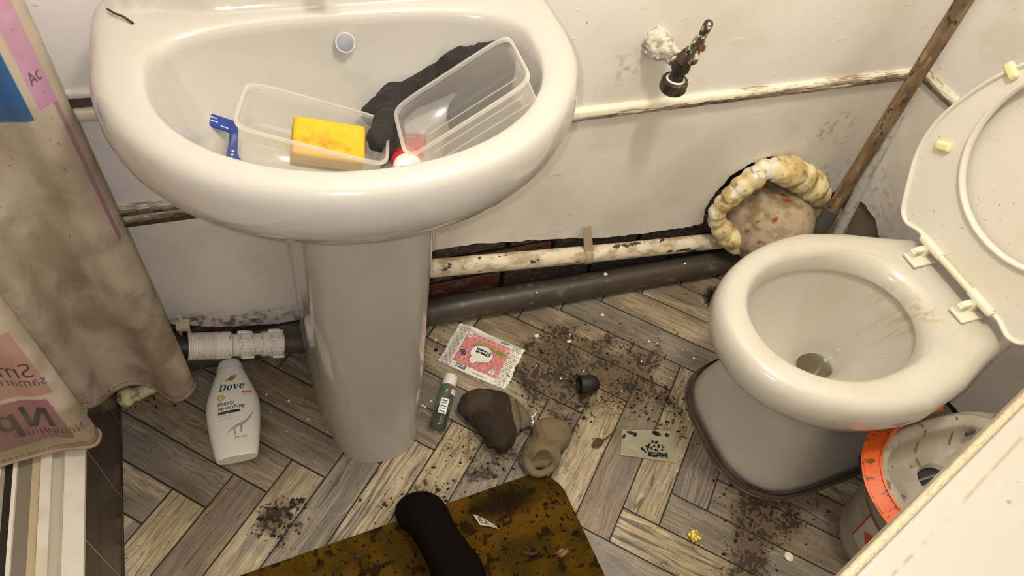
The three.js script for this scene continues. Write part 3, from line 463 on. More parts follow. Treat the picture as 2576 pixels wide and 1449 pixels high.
  part(lidP, 'lid_panel', uvp(new THREE.ExtrudeGeometry(shapeOf(outline(1.02, -0.006)), { depth: 0.003, bevelEnabled: true, bevelSize: 0.0025, bevelThickness: 0.0025, bevelSegments: 3 }).translate(0, 0, -0.009)), plastic(13));
  part(lidP, 'lid_lip', ridge(outline(1.02, -0.006).filter((p, i) => i % 2 === 0), 0.0035).scale(1, 1, 1.3), plastic(13));
  for (const [z, y] of [[-0.178, 0.145], [-0.172, 0.305], [0.178, 0.145], [0.172, 0.305]]) { const b = part(seatP, 'bumper', new RoundedBoxGeometry(0.03, 0.017, 0.012, 4, 0.0058), mat(rgb(240, 232, 176), 0.4), 'pale yellow rubber buffer'); b.position.set(z, y, 0.004); b.rotation.z = (z < 0 ? 1 : -1) * (y < 0.2 ? 0.46 : -0.39); }
  for (const zz of [0.388, 0.517]) {
    const h = new THREE.Group(); h.name = 'hinge'; h.position.set(1.108, 0.4, zz); t.add(h);
    const hm = mat(rgb(234, 226, 208), 0.4);
    part(h, 'hinge_plate', moved(new RoundedBoxGeometry(0.05, 0.006, 0.034, 3, 0.002), -0.004, 0.003, 0), hm);
    part(h, 'hinge_post', merge([new RoundedBoxGeometry(0.013, 0.026, 0.014, 3, 0.002).translate(0.006, 0.016, -0.006), new RoundedBoxGeometry(0.03, 0.009, 0.012, 3, 0.002).translate(-0.006, 0.018, -0.009), new RoundedBoxGeometry(0.009, 0.016, 0.012, 3, 0.002).translate(-0.02, 0.011, -0.009)]), hm);
    part(h, 'hinge_barrel', merge([rod([0.008, 0.03, -0.026], [0.008, 0.03, 0.024], 0.0085), rod([0.008, 0.03, 0.024], [0.008, 0.03, 0.027], 0.006)]), hm);
  }
  part(t, 'hinge_bar', rod([1.114, 0.4305, 0.36], [1.114, 0.4305, 0.545], 0.0058), mat(rgb(232, 222, 196), 0.4));
}
// ---------- helpers for thin sheets ----------
function sheet(nu, nv, f, th) { // a thin sheet with real thickness; f(u, v) -> [x, y, z]
  const pos = [], uv = [], idx = [], W = nu + 1;
  for (let s = 0; s < 2; s++) for (let j = 0; j <= nv; j++) for (let i = 0; i <= nu; i++) { const p = f(i / nu, j / nv); pos.push(p[0], p[1] - s * th, p[2]); uv.push(i / nu, j / nv); }
  const o = W * (nv + 1);
  for (let j = 0; j < nv; j++) for (let i = 0; i < nu; i++) { const a = j * W + i, b = a + 1, c = a + W, d = c + 1; idx.push(a, c, b, b, c, d, a + o, b + o, c + o, b + o, d + o, c + o); }
  const side = (a, b) => idx.push(a, b, a + o, b, b + o, a + o);
  for (let i = 0; i < nu; i++) { side(i, i + 1); side(nv * W + i + 1, nv * W + i); } for (let j = 0; j < nv; j++) { side((j + 1) * W, j * W); side(j * W + nu, (j + 1) * W + nu); }
  const g = new THREE.BufferGeometry(); g.setAttribute('position', new THREE.Float32BufferAttribute(pos, 3)); g.setAttribute('uv', new THREE.Float32BufferAttribute(uv, 2)); g.setIndex(idx); g.computeVertexNormals(); return g;
}
const vcol = (rough, extra = {}) => mat(0xffffff, rough, { vertexColors: true, ...extra });
const knit = greyTex(512, 512, (u, v) => 0.5 + 0.5 * Math.sin(u * TAU * 64 + Math.sin(v * TAU * 64) * 0.8) * Math.abs(Math.sin(v * TAU * 64)) * 0.6 + (fbm(u * 40, v * 40, 2, 3) - 0.5) * 0.5);
const terry = greyTex(512, 512, (u, v) => noise(u * 220, v * 220, 2) * 0.6 + fbm(u * 60, v * 60, 3, 4) * 0.4);

// ---------- plastic tubs and what lies in the basin ----------
{
  const clear = (k) => mat(rgb(252, 251, 247), k, { transmission: 0.93, thickness: 0, ior: 1.45, side: THREE.DoubleSide });
  const wallM = clear(0.5), rimM = clear(0.7);
  function tub(label, C, e1, e2, L, W, D, base) { // C the middle of the mouth, e1 and e2 along its sides
    const a = V(...e1).normalize(), b = V(...e2); b.addScaledVector(a, -b.dot(a)).normalize(); const n = new THREE.Vector3().crossVectors(b, a); const flipN = n.y < 0; if (flipN) n.negate();
    const t = thing('plastic_tub', label, 'tub'); const zz = new THREE.Vector3().crossVectors(a, n);
    t.quaternion.setFromRotationMatrix(new THREE.Matrix4().makeBasis(a, n, zz)); t.position.set(...C);
    const rr = (l, w, y, k = 7) => { const r = []; for (let j = 0; j < 80; j++) { const [x, z] = sup(j / 80 * TAU, l / 2, w / 2, k); r.push([x, y, z]); } return r; };
    const rows = [[1.0, 0.0], [0.995, -0.006], [0.965, -0.0065], [0.955, -0.012], [0.93, -D * 0.55], [0.9, -D * 0.9], [0.87, -D * 0.985], [0.82, -D]].map(([k, y]) => rr(L - (1 - k) * 0.13, W - (1 - k) * 0.13, y));
    for (const [k, y] of [[0.7, -D], [0.5, -D * 1.0], [0.25, -D], [0.02, -D]]) rows.push(rr(L * k * 0.93, W * k * 0.9, y));
    part(t, 'tub_wall', loft(rows), wallM);
    part(t, 'rim', loft([rr(L - 0.003, W - 0.003, -0.001), rr(L + 0.001, W + 0.001, 0.0008), rr(L + 0.004, W + 0.004, 0), rr(L + 0.004, W + 0.004, -0.0035), rr(L - 0.002, W - 0.002, -0.0045)]), rimM);
    for (const q of base) part(t, 'base_rib', new RoundedBoxGeometry(L * 0.78, 0.0012, 0.0016, 2, 0.0005).translate(0, -D + 0.0008, q * W), rimM);
    return t;
  }
  tub('clear plastic tub holding a yellow sponge, lying on the left in the washbasin', [0.064, 0.764, 0.256], [0.153, -0.044, 0.043], [-0.023, 0.021, 0.105], 0.167, 0.111, 0.05, [-0.25, 0, 0.25]);
  tub('clear plastic tub tipped up on the right over a black glove in the washbasin', [0.224, 0.801, 0.281], [0.139, 0.091, 0.001], [-0.0105, 0.0145, 0.109], 0.165, 0.112, 0.046, [-0.3, -0.12, 0.06, 0.24]);
  const sp = thing('sponge', 'yellow washing-up sponge with a green scourer face inside the left tub', 'sponge', [0.074, 0.737, 0.264]); sp.rotation.set(0.3, -0.24, -0.22, 'YXZ');
  const spM = mat(0xffffff, 0.95, { map: dataTex(256, 256, (u, v) => mix3(mix3([240, 192, 48], [224, 172, 38], fbm(u * 6, v * 6, 3, 3)), [150, 116, 50], sst(0.6, 0.85, fbm(u * 4 + 4, v * 3, 4, 8)) * 0.5)), bumpMap: terry, bumpScale: 0.0012 });
  const sg = new RoundedBoxGeometry(0.084, 0.026, 0.052, 5, 0.005); { const p = sg.attributes.position; for (let i = 0; i < p.count; i++) { const x = p.getX(i); p.setY(i, p.getY(i) - x * x * 1.2 + (fbm(x * 60, p.getZ(i) * 60, 2, 3) - 0.5) * 0.002); } sg.computeVertexNormals(); }
  part(sp, 'foam', sg, spM); part(sp, 'scourer', new RoundedBoxGeometry(0.083, 0.008, 0.051, 3, 0.003).translate(0, -0.0175, 0), mat(rgb(58, 104, 62), 0.95, { bumpMap: terry, bumpScale: 0.001 }));
  // black knitted glove
  const chain = [[[0.315, 0.768, 0.18], [0.268, 0.745, 0.158], 0.026, 0.027], [[0.268, 0.745, 0.158], [0.225, 0.722, 0.155], 0.026, 0.02], [[0.225, 0.722, 0.155], [0.178, 0.71, 0.165], 0.02, 0.022], [[0.178, 0.71, 0.165], [0.142, 0.707, 0.185], 0.021, 0.015], [[0.17, 0.712, 0.18], [0.15, 0.722, 0.235], 0.018, 0.016], [[0.15, 0.735, 0.235], [0.131, 0.737, 0.272], 0.016, 0.013], [[0.155, 0.722, 0.24], [0.152, 0.725, 0.3], 0.013, 0.01], [[0.31, 0.76, 0.18], [0.255, 0.728, 0.225], 0.026, 0.022], [[0.255, 0.728, 0.225], [0.22, 0.7, 0.29], 0.018, 0.014], [[0.31, 0.75, 0.2], [0.28, 0.73, 0.3], 0.018, 0.013]];
  const gsdf = (x, y, z) => { let d = 1; for (const [a, b, ra, rb] of chain) d = smin(d, capsule([x, y, z], a, b, ra, rb), 0.012); return d - (fbm3(x * 70, y * 70, z * 70, 2, 3) - 0.5) * 0.008 - Math.sin((x - y) * 420) * 0.0006; };
  solo('glove', blob(gsdf, [0.225, 0.735, 0.22], 0.125, 92), mat(rgb(33, 29, 26), 0.95, { bumpMap: knit, bumpScale: 0.0015, sheen: 0.4, sheenRoughness: 0.7, sheenColor: rgb(90, 80, 70) }), 'crumpled black knitted glove lying between the two plastic tubs in the washbasin', 'glove');
  // red toothpaste tube with a white cap
  const rt = thing('toothpaste_tube', 'red squeezed tube with white print and a white cap between the tubs', 'tube', [0.162, 0.722, 0.292]);
  rt.quaternion.setFromUnitVectors(V(0, 0, 1), V(-0.012, 0.022, 0.05).normalize());
  const redMap = canvasTex(256, 256, (c) => { c.fillStyle = '#b81f24'; c.fillRect(0, 0, 256, 256); c.fillStyle = '#3a0d10'; for (let i = 0; i < 9; i++) for (let k = 0; k < 9; k++) c.fillRect(20 + k * 22, 60 + i * 14, 6 + hash(i, k) * 12, 5); c.fillStyle = '#f0d8d0'; c.fillRect(14, 20, 220, 10); c.fillRect(60, 200, 120, 8); });
  const trow = []; for (const [s, w, h] of [[-0.1, 0.025, 0.002], [-0.06, 0.024, 0.008], [-0.02, 0.022, 0.014], [0.01, 0.019, 0.017], [0.022, 0.017, 0.0165], [0.027, 0.011, 0.011]]) { const r = []; for (let j = 0; j < 40; j++) { const [x, y] = sup(j / 40 * TAU, w, h, 2.2); r.push([x, y, s]); } trow.push(r); }
  part(rt, 'tube_body', loft(trow, { uvFn: (p) => [p[0] * 18 + 0.5, (p[2] + 0.1) * 7] }), mat(0xffffff, 0.35, { map: redMap, side: THREE.DoubleSide }));
  part(rt, 'cap', moved(lathe([[0, 0], [0.0165, 0], [0.0168, 0.004], [0.0155, 0.024], [0.013, 0.0265], [0, 0.027]]), 0, 0, 0.027, Math.PI / 2), mat(rgb(238, 234, 226), 0.35));
  // blue razor
  const rz = thing('razor', 'blue plastic disposable razor leaning at the left of the basin bowl', 'razor');
  const bl = mat(rgb(32, 58, 132), 0.35);
  part(rz, 'handle', loft([[-0.029, 0.712, 0.196, 0.006], [-0.03, 0.716, 0.215, 0.0068], [-0.033, 0.724, 0.245, 0.0078], [-0.036, 0.733, 0.275, 0.0082], [-0.039, 0.741, 0.3, 0.0075], [-0.04, 0.7445, 0.312, 0.005]].map(([x, y, z, r]) => { const o = []; for (let j = 0; j < 24; j++) { const [p, q] = sup(j / 24 * TAU, r, 0.0045, 3); o.push([x + p, y + q * 0.95, z - q * 0.3]); } return o; }).reverse(), { capA: true, capB: true }), bl);
  for (let i = 0; i < 4; i++) part(rz, 'grip_dot', new THREE.SphereGeometry(0.0017, 10, 8).translate(-0.0335 - i * 0.0011, 0.7305 + i * 0.0024, 0.25 + i * 0.009), mat(rgb(196, 200, 210), 0.5));
  const hd = new THREE.Group(); hd.name = 'head'; hd.position.set(-0.0415, 0.7185, 0.1825); hd.rotation.set(0.5, -0.62, -0.12, 'YXZ'); rz.add(hd);
  part(hd, 'cartridge', new RoundedBoxGeometry(0.043, 0.006, 0.0155, 3, 0.0018), bl); for (const [x, z, w] of [[-0.012, -0.003, 0.011], [-0.01, 0.001, 0.012], [0.006, 0.004, 0.01]]) part(hd, 'print_mark', new THREE.BoxGeometry(w, 0.0006, 0.0011).translate(x, 0.0031, z), mat(rgb(196, 200, 214), 0.5));
  // small dark offcut peeping from beneath the right tub
  solo('black_offcut', loft([[0.265, 0.752, 0.31], [0.285, 0.765, 0.298], [0.302, 0.778, 0.285]].map(([x, y, z], i) => { const o = []; for (let j = 0; j < 20; j++) { const [p, q] = sup(j / 20 * TAU, 0.008 + i * 0.002, 0.003, 3); o.push([x + q * 0.6, y + p * 0.2 + q, z + p]); } return o; }).reverse(), { capA: true, capB: true }), mat(rgb(24, 28, 34), 0.6), 'small black plastic piece peeping out beneath the right tub in the basin', 'offcut');
}
// ---------- wall tap ----------
{
  const t = thing('wall_tap', 'old painted metal tap standing out of a plaster lump on the back wall', 'tap');
  const metal = vcol(0.45, { metalness: 0.35 }); const P = (g, bias = 0) => { const p = g.attributes.position, n = p.count, c = new Float32Array(n * 3); for (let i = 0; i < n; i++) { const k = fbm3(p.getX(i) * 190, p.getY(i) * 190, p.getZ(i) * 190, 3, 5) + bias; const a = mix3(lin(58, 52, 44), lin(122, 100, 76), sst(0.45, 0.6, k)); c.set(mix3(a, lin(226, 216, 196), sst(0.6, 0.66, k)), i * 3); } g.setAttribute('color', new THREE.BufferAttribute(c, 3)); return g; };
  const pl = (x, y, z) => { let d = ell(x, y, z, [0.668, 0.648, 0], [0.026, 0.026, 0.03]); d = smin(d, capsule([x, y, z], [0.67, 0.648, 0], [0.684, 0.643, 0.04], 0.022, 0.013), 0.014); return d - (fbm3(x * 90, y * 90, z * 90, 3, 7) - 0.5) * 0.014; };
  part(t, 'plaster_lump', blob(pl, [0.672, 0.645, 0.022], 0.055, 54, (x, y, z) => mix3(lin(206, 199, 184), lin(140, 128, 110), sst(0.5, 0.7, fbm3(x * 120, y * 120, z * 120, 3, 9)) * 0.8)), vcol(0.8));
  part(t, 'spindle_body', P(merge([rod([0.684, 0.643, 0.03], [0.686, 0.643, 0.07], 0.013, 0.012, 40, false, 20), rod([0.686, 0.637, 0.062], [0.688, 0.664, 0.072], 0.0135, 0.0125, 40, false, 20), rod([0.687, 0.655, 0.068], [0.6885, 0.672, 0.075], 0.016, 0.015, 6)])), metal);
  part(t, 'gland', P(merge([rod([0.6875, 0.668, 0.074], [0.689, 0.682, 0.079], 0.011, 0.009, 30, false, 10), rod([0.6885, 0.68, 0.078], [0.69, 0.698, 0.084], 0.007, 0.0065, 24, false, 10)])), metal);
  part(t, 'handle', P(merge([rod([0.683, 0.684, 0.086], [0.691, 0.704, 0.083], 0.0095, 0.0095, 24, false, 6), rod([0.6905, 0.702, 0.084], [0.696, 0.729, 0.083], 0.0066, 0.0078, 24, false, 14), new THREE.SphereGeometry(0.0078, 20, 14).translate(0.696, 0.729, 0.083), rod([0.687, 0.694, 0.086], [0.683, 0.672, 0.092], 0.0075, 0.0088, 24, false, 14), new THREE.SphereGeometry(0.0088, 20, 14).translate(0.683, 0.672, 0.092)]), 0.02), metal);
  part(t, 'handle_screw', rod([0.689, 0.694, 0.09], [0.6885, 0.697, 0.0985], 0.0062), mat(rgb(106, 62, 50), 0.6, { metalness: 0.4 }));
  part(t, 'spout', P(merge([rod([0.685, 0.64, 0.066], [0.683, 0.608, 0.066], 0.0125, 0.0115, 40, false, 14), rod([0.6855, 0.648, 0.066], [0.685, 0.636, 0.066], 0.0155, 0.0155, 40, false, 4)]), -0.2), metal);
  part(t, 'hose_nut', P(moved(lathe([[0.011, 0.012], [0.012, 0.0145], [0.0215, 0.0145], [0.023, 0.012], [0.0235, -0.004], [0.0205, -0.0085], [0.0125, -0.009], [0.0125, 0.004]], 40), 0.683, 0.602, 0.066), -0.1), metal);
  part(t, 'washer', moved(new THREE.TorusGeometry(0.0145, 0.0022, 10, 40), 0.683, 0.6165, 0.066, Math.PI / 2), mat(rgb(226, 220, 208), 0.6));
}
// ---------- pipes along the wall foot ----------
{
  const pipeMap = dataTex(1024, 256, (u, v) => { const n = fbm(u * 30, v * 7, 4, 3); let c = mix3([222, 210, 186], [176, 158, 128], sst(0.42, 0.7, n)); c = mix3(c, [236, 226, 204], sst(0.6, 0.7, fbm(u * 22, v * 6, 3, 7)) * 0.7); const r = sst(0.66, 0.8, u); c = mix3(c, [64, 56, 46], sst(0.66, 0.69, fbm(u * 34, v * 8, 3, 11) + r * 0.12 - 0.1) * 0.95); return mix3(c, [70, 58, 44], sst(0.92, 0.94, fbm(u * 160, v * 40, 2, 13))); });
  const t = thing('waste_pipe', 'old cream painted pipe running above the grey one along the wall foot', 'pipe');
  const A = [[0.215, 0.187, 0.026], [0.28, 0.178, 0.026], [0.65, 0.129, 0.026], [0.97, 0.092, 0.026], [1.0, 0.088, 0.027]];
  part(t, 'pipe', tube(A, 0.0195, 120, 28), mat(0xffffff, 0.55, { map: pipeMap, bumpMap: pipeMap, bumpScale: 0.0008 }));
  const br = new THREE.Group(); br.name = 'bracket'; br.position.set(0.634, 0.131, 0.026); br.rotation.z = -0.13; t.add(br); const bm = mat(rgb(172, 154, 124), 0.7);
  part(br, 'band', new THREE.CylinderGeometry(0.0222, 0.0222, 0.02, 40, 1, true, -2.6, 4.2).rotateZ(Math.PI / 2), mat(rgb(172, 154, 124), 0.7, { side: THREE.DoubleSide }));
  part(br, 'strap', moved(new RoundedBoxGeometry(0.02, 0.066, 0.003, 2, 0.001), -0.009, 0.047, -0.003, -0.32, 0, 0.3), bm);
  part(br, 'strap_tail', moved(new RoundedBoxGeometry(0.013, 0.03, 0.003, 2, 0.001), 0.0, -0.026, 0.0, 0.5), bm);
  const greyMap = dataTex(1024, 128, (u, v) => { let c = mix3([78, 71, 62], [62, 56, 48], fbm(u * 40, v * 6, 4, 5)); c = mix3(c, [150, 142, 122], sst(0.66, 0.8, fbm(u * 60, v * 12, 4, 9)) * 0.4); return mix3(c, [222, 216, 202], sst(0.945, 0.955, fbm(u * 260, v * 32, 2, 12))); });
  const gp = thing('drain_pipe', 'thick dark grey plastic drain pipe lying along the floor by the wall', 'pipe');
  part(gp, 'pipe', tube([[-0.235, 0.031, 0.021], [0.0, 0.031, 0.024], [0.28, 0.031, 0.028], [0.65, 0.031, 0.038], [1.0, 0.031, 0.047], [1.16, 0.031, 0.05]], 0.03, 140, 32), mat(0xffffff, 0.42, { map: greyMap }));
  // white compression coupling
  const cp = thing('pipe_coupling', 'white plastic compression coupling with ribbed nuts on the left pipe', 'pipe coupling');
  const a = V(-0.2, 0.13, 0.07), b = V(-0.035, 0.083, 0.07), at = (s) => a.clone().lerp(b, s).toArray(); const wm = mat(0xffffff, 0.4, { map: dataTex(256, 256, (u, v) => mix3([226, 220, 212], [150, 132, 104], sst(0.6, 0.74, fbm(u * 8, v * 10, 4, 3)) * 0.75)) });
  const seg = (s0, s1, r0, r1 = r0) => rod(at(s0), at(s1), r0, r1, 48);
  const ribs = []; for (let i = 0; i < 17; i++) ribs.push(seg(0.0 + i * 0.0165, 0.009 + i * 0.0165, 0.0262), seg(0.009 + i * 0.0165, 0.0165 + i * 0.0165, 0.0246));
  part(cp, 'threaded_end', merge(ribs), wm); part(cp, 'sleeve', merge([seg(0.28, 0.44, 0.0262), seg(0.44, 0.46, 0.0262, 0.022)]), wm); part(cp, 'barrel', merge([seg(0.45, 0.56, 0.0215), seg(0.66, 0.78, 0.0212), seg(0.775, 0.885, 0.0245)]), wm);
  const nut = (s0, s1, r) => { const g = [seg(s0, s1, r)]; for (let k = 0; k < 8; k++) { const ang = k / 8 * TAU + 0.3, p = at(s0), q = at(s1), o = [0, Math.cos(ang) * r, Math.sin(ang) * r]; g.push(rod([p[0] + o[0], p[1] + o[1], p[2] + o[2]], [q[0] + o[0], q[1] + o[1], q[2] + o[2]], 0.0035, 0.0035, 8)); } return merge(g); };
  part(cp, 'nut', nut(0.545, 0.67, 0.0262), wm); part(cp, 'nut', nut(0.88, 1.0, 0.0275), wm);
  solo('pipe_stub', rod(at(0.99), [0.012, 0.0705, 0.07], 0.0205, 0.0205, 36), mat(0xffffff, 0.45, { map: greyMap }), 'short dark grey pipe between the white coupling and the pedestal', 'pipe');
  solo('black_pipe', rod([-0.222, 0.136, 0.07], at(0.004), 0.022, 0.022, 36), mat(rgb(30, 24, 20), 0.5), 'short black pipe end left of the white coupling by the curtain', 'pipe');
  const cl = thing('pipe_clip', 'small white paint-spotted plastic pipe clip screwed under the wall left', 'pipe clip', [-0.2, 0.142, 0.03]);
  const cm = mat(rgb(206, 190, 162), 0.5); part(cl, 'clip_body', merge([new RoundedBoxGeometry(0.02, 0.032, 0.012, 3, 0.003).translate(0, 0, 0.012), new RoundedBoxGeometry(0.024, 0.008, 0.02, 3, 0.002).translate(0, 0.017, 0.01)]), cm); part(cl, 'tongue', moved(new RoundedBoxGeometry(0.01, 0.034, 0.004, 3, 0.0018), 0.006, -0.02, 0.026, -0.25), cm); part(cl, 'screw', rod([0, 0.004, 0.016], [0, 0.004, 0.021], 0.005), mat(rgb(70, 52, 40), 0.5, { metalness: 0.6 })); part(cl, 'bolt', rod([-0.002, 0.02, 0.004], [-0.002, 0.036, 0.002], 0.004), cm);
}
// ---------- soil pipe with its cement and the expanding foam round the hole ----------
{
  const sd = (x, y, z) => { let d = capsule([x, y, z], [1.075, 0.165, -0.01], [1.09, 0.152, 0.06], 0.083, 0.088); d = smin(d, capsule([x, y, z], [1.1, 0.15, 0.06], [1.18, 0.13, 0.03], 0.084, 0.078), 0.03); d = smin(d, capsule([x, y, z], [1.2, 0.11, 0.02], [1.32, 0.075, 0.03], 0.072, 0.056), 0.03); d = Math.max(d, -y + 0.003, x - 1.348, -0.013 - z); return d - (fbm3(x * 26, y * 26, z * 26, 3, 4) - 0.5) * 0.008; };
  const cc = (x, y, z) => { const n = fbm3(x * 26, y * 40, z * 26, 4, 8); let c = mix3(lin(182, 162, 138), lin(134, 114, 82), sst(0.42, 0.66, n)); c = mix3(c, lin(200, 176, 134), sst(0.56, 0.68, fbm3(x * 60, y * 90, z * 40, 3, 12)) * 0.7); const band = fbm3(x * 44, y * 44, z * 60, 3, 21); const near = Math.exp(-(((x - 1.08) / 0.06) ** 2 + ((y - 0.19) / 0.06) ** 2)); c = mix3(c, lin(140, 52, 28), sst(0.71, 0.73, band + near * 0.05) * 0.95 * (near > 0.15 ? 1 : 0)); return mix3(c, lin(60, 46, 32), sst(0.72, 0.78, fbm3(x * 90, y * 90, z * 90, 2, 31)) * 0.4); };
  solo('soil_pipe', blob(sd, [1.17, 0.14, 0.07], 0.185, 84, cc), vcol(0.85, { bumpMap: terry, bumpScale: 0.0008 }), 'fat soil pipe coated in brown cement with rust-red smears, bulging out of the wall', 'soil pipe');
  const F = [[1.205, 0.222, 0.045, 0.032], [1.17, 0.256, 0.045, 0.039], [1.128, 0.285, 0.04, 0.037], [1.09, 0.305, 0.036, 0.038], [1.062, 0.312, 0.03, 0.03], [1.03, 0.31, 0.022, 0.024], [1.003, 0.296, 0.03, 0.028], [0.982, 0.277, 0.032, 0.027], [0.966, 0.253, 0.033, 0.025], [0.953, 0.228, 0.03, 0.022], [0.947, 0.203, 0.03, 0.022], [0.952, 0.18, 0.033, 0.022], [0.972, 0.155, 0.045, 0.026], [0.995, 0.133, 0.058, 0.03], [1.012, 0.115, 0.066, 0.026]];
  const fs = (x, y, z) => { let d = 1; for (const [a, b, c, r] of F) d = smin(d, Math.hypot(x - a, y - b, (z - c) * 1.05) - r, 0.006); d = Math.max(d, -0.012 - z); return d - (fbm3(x * 42, y * 42, z * 42, 3, 14) - 0.5) * 0.009; };
  const fc = (x, y, z) => { const n = fbm3(x * 40, y * 40, z * 40, 4, 17); let c = mix3(lin(232, 216, 168), lin(196, 166, 104), sst(0.42, 0.7, n)); const dab = sst(0.5, 0.56, fbm3(x * 46, y * 46, z * 20, 3, 23)) * (x < 1.05 && y > 0.19 ? 1 : 0) * (z < 0.05 ? 1 : 0); c = mix3(c, lin(236, 230, 222), dab); return mix3(c, lin(92, 70, 42), sst(0.64, 0.72, fbm3(x * 110, y * 110, z * 110, 2, 27)) * 0.6); };
  solo('expanding_foam', blob(fs, [1.075, 0.215, 0.04], 0.165, 88, fc), vcol(0.55), 'lumpy cream expanding foam squeezed round the soil pipe hole in the wall', 'foam');
  const f2 = (x, y, z) => { let d = Math.hypot(x + 0.333, y - 0.018, z - 0.078) - 0.019; d = smin(d, capsule([x, y, z], [-0.315, 0.014, 0.073], [-0.29, 0.013, 0.066], 0.014, 0.011), 0.005); return Math.max(d, 0.0005 - y) - (fbm3(x * 80, y * 80, z * 80, 2, 5) - 0.5) * 0.006; };
  solo('foam_blob', blob(f2, [-0.315, 0.016, 0.075], 0.045, 48, (x, y, z) => mix3(lin(226, 214, 172), lin(150, 118, 66), sst(0.52, 0.72, fbm3(x * 90, y * 90, z * 90, 3, 6)))), vcol(0.5), 'small yellowish foam blob on the floor beneath the curtain hem', 'foam');
}
// ---------- broom stick, white pole, brush ----------
{
  const wood = dataTex(256, 2048, (u, v) => { let c = mix3([150, 126, 96], [114, 94, 70], fbm(u * 22, v * 16, 4, 3)); c = mix3(c, [92, 72, 50], sst(0.5, 0.72, fbm(u * 5, v * 18, 4, 7)) * 0.7); c = mix3(c, [196, 164, 120], sst(0.64, 0.74, fbm(u * 8, v * 26, 3, 9)) * 0.5); return mix3(c, [46, 36, 26], sst(0.72, 0.76, fbm(u * 16, v * 70, 3, 11)) * 0.8); });
  const t = thing('broom_stick', 'worn brown wooden stick with a grey plastic socket leaning in the corner', 'stick');
  const A = V(1.197, 0.161, 0.107), B = V(1.2, 0.743, 0.1), on = (s) => A.clone().lerp(B, s).toArray();
  part(t, 'pole', rod(on(0.12), on(2.1), 0.0148, 0.0148, 40), mat(0xffffff, 0.7, { map: wood }));
  part(t, 'socket', rod(on(-0.26), on(0.135), 0.0195, 0.018, 40), mat(rgb(92, 88, 82), 0.5), 'dark grey plastic socket');
  solo('white_pole', rod([1.288, 0.05, 0.102], [1.245, 0.54, 0.075], 0.0125, 0.0125, 36), mat(0xffffff, 0.45, { map: dataTex(64, 512, (u, v) => mix3([212, 208, 204], [170, 162, 150], sst(0.5, 0.8, fbm(u * 4, v * 30, 4, 3)))) }), 'thin white pole standing behind the wooden stick in the corner', 'pole');
  const b = thing('toilet_brush', 'grey toilet brush with dark bristles lying on the floor behind the pan', 'brush', [0.955, 0.0, 0.145]);
  const r = rng(5), spikes = []; for (let i = 0; i < 420; i++) { const a = r() * TAU, h = r(), c = 0.012 + 0.003 * r(), l = 0.026 + r() * 0.007; spikes.push(rod([-0.02 + h * 0.03, 0.027 + Math.cos(a) * 0.006, Math.sin(a) * 0.006], [-0.024 + h * 0.036 - r() * 0.006, 0.027 + Math.cos(a) * l * 0.92, Math.sin(a) * l], 0.0007, 0.0003, 4)); }
  const br = part(b, 'bristles', merge(spikes), mat(rgb(40, 38, 36), 0.8)); br.userData.kind = 'stuff';
  part(b, 'head', moved(lathe([[0, 0.034], [0.016, 0.033], [0.024, 0.024], [0.026, 0.008], [0.022, 0], [0, 0]]), 0.014, 0.028, 0, 0, 0, -Math.PI / 2), mat(rgb(120, 116, 108), 0.5));
  part(b, 'handle', rod([0.04, 0.028, 0], [0.2, 0.012, 0.02], 0.007), mat(rgb(126, 122, 114), 0.5));
}
